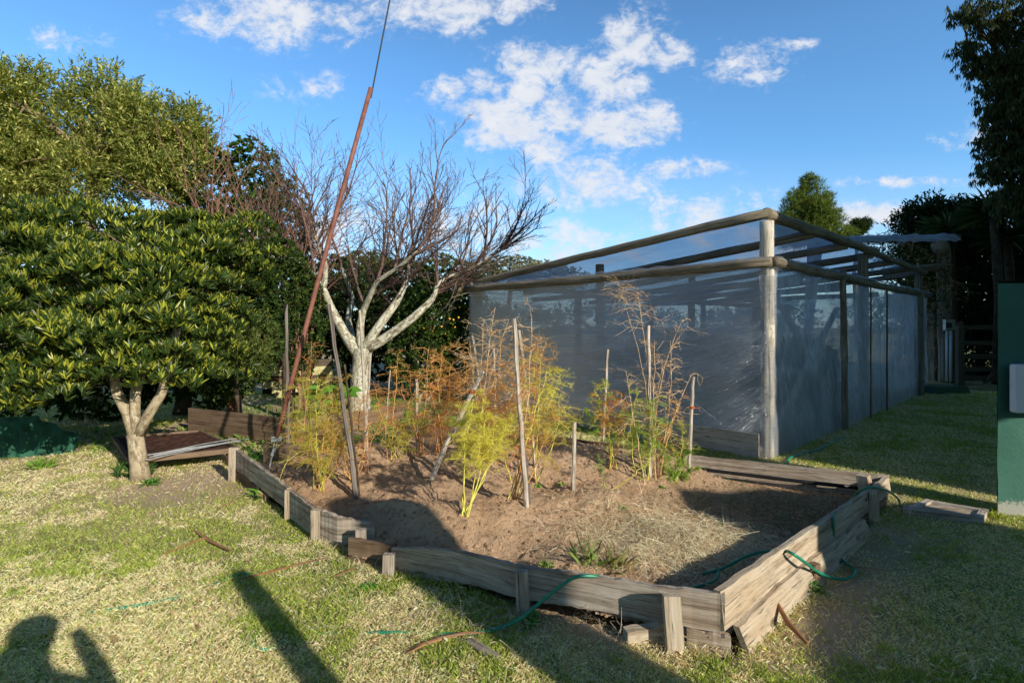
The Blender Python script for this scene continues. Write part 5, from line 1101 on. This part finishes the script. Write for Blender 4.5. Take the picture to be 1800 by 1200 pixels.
for (px,py,rx,ry,a) in blobs:
    mp=N(nt,'ShaderNodeMapping'); mp.vector_type='TEXTURE'; mp.inputs['Location'].default_value=((px-CX)/F,(HY-py)/F,0); mp.inputs['Scale'].default_value=(rx/F,ry/F,1)
    nt.links.new(cv,mp.inputs['Vector']); ln=N(nt,'ShaderNodeVectorMath',operation='LENGTH'); nt.links.new(mp.outputs[0],ln.inputs[0])
    v=N(nt,'ShaderNodeMapRange'); v.interpolation_type='SMOOTHSTEP'; v.inputs[1].default_value=2.1; v.inputs[2].default_value=.1; v.inputs[3].default_value=0; v.inputs[4].default_value=a
    nt.links.new(ln.outputs['Value'],v.inputs[0]); tot=v.outputs[0] if tot is None else math_('MAXIMUM',tot,v.outputs[0])
mpn=N(nt,'ShaderNodeMapping'); mpn.inputs['Scale'].default_value=(1,1.35,1); nt.links.new(cv,mpn.inputs['Vector'])
nA=noise(nt,mpn.outputs[0],13,9,.62,.5); nB=noise(nt,mpn.outputs[0],40,8,.65,.5)
den=math_('ADD',math_('MULTIPLY',math_('SUBTRACT',nA,.5),2.3),math_('MULTIPLY',math_('SUBTRACT',nB,.5),1.5))
den=math_('ADD',den,math_('MULTIPLY',tot,1.0)); 
mr=N(nt,'ShaderNodeMapRange'); mr.interpolation_type='SMOOTHSTEP'; mr.inputs[1].default_value=.20; mr.inputs[2].default_value=1.05; nt.links.new(math_('MULTIPLY_ADD',den,1.0,0),mr.inputs[0])
cfac=math_('MULTIPLY',mr.outputs[0],math_('MINIMUM',math_('MULTIPLY',tot,2.5),.96))
horiz=N(nt,'ShaderNodeMapRange'); horiz.inputs[1].default_value=.34; horiz.inputs[2].default_value=.0; horiz.inputs[3].default_value=0; horiz.inputs[4].default_value=.42; nt.links.new(ww,horiz.inputs[0]); horiz.clamp=True
cfac=math_('MINIMUM',math_('ADD',cfac,math_('MULTIPLY',horiz.outputs[0],math_('SUBTRACT',1.0,cfac))),1.0)
SKY_S=.138
skc=mix(nt,sky.outputs[0],(.93,1.42,1.70),1.0,'MULTIPLY')
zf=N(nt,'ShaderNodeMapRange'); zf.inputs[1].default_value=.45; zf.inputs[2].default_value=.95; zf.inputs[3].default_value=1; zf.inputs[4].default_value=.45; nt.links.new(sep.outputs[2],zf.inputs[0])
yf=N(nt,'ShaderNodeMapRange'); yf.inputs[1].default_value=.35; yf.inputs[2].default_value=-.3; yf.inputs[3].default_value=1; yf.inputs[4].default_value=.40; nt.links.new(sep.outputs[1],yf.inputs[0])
sky_dim=math_('MULTIPLY',zf.outputs[0],yf.outputs[0]); cmb=N(nt,'ShaderNodeCombineColor')  # sky dimmed overhead and behind the camera to cut fill light
for i_ in range(3): nt.links.new(sky_dim,cmb.inputs[i_])
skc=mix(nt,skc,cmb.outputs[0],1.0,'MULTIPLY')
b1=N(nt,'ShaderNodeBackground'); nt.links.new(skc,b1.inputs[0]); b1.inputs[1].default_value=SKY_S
ccol=ramp(nt,[(.25,(.70,.77,.90)),(.7,(.93,.95,1.0))],nA)
b2=N(nt,'ShaderNodeBackground'); nt.links.new(ccol.outputs[0],b2.inputs[0]); b2.inputs[1].default_value=.93
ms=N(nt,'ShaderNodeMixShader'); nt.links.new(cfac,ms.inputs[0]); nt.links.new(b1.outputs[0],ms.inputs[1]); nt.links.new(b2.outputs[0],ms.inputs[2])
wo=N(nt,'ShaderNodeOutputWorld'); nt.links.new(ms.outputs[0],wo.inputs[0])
sl=bpy.data.lights.new('sun','SUN'); sl.energy=5.0; sl.angle=math.radians(.5); sl.color=(1,.94,.82)
so=bpy.data.objects.new('sun',sl); C.objects.link(so); sv=Vector((sdir.x*math.cos(math.radians(EL)),sdir.y*math.cos(math.radians(EL)),math.sin(math.radians(EL))))
so.rotation_euler=sv.to_track_quat('Z','Y').to_euler(); so.location=(0,-5,10)
cam=bpy.data.cameras.new('camera'); co=bpy.data.objects.new('camera',cam); C.objects.link(co); co.location=(0,0,H); co.rotation_euler=(math.radians(90),0,0)
cam.sensor_width=36; cam.lens=36*F/1800; cam.shift_y=-(600-HY)/1800; cam.clip_start=.05; cam.clip_end=3000; S.camera=co
S.view_settings.view_transform='Standard'; S.view_settings.look='None'; S.view_settings.exposure=0; S.view_settings.gamma=1
S.render.engine='CYCLES'; S.cycles.use_denoising=True; S.cycles.max_bounces=6; S.cycles.transparent_max_bounces=12; S.cycles.diffuse_bounces=3; S.cycles.glossy_bounces=3
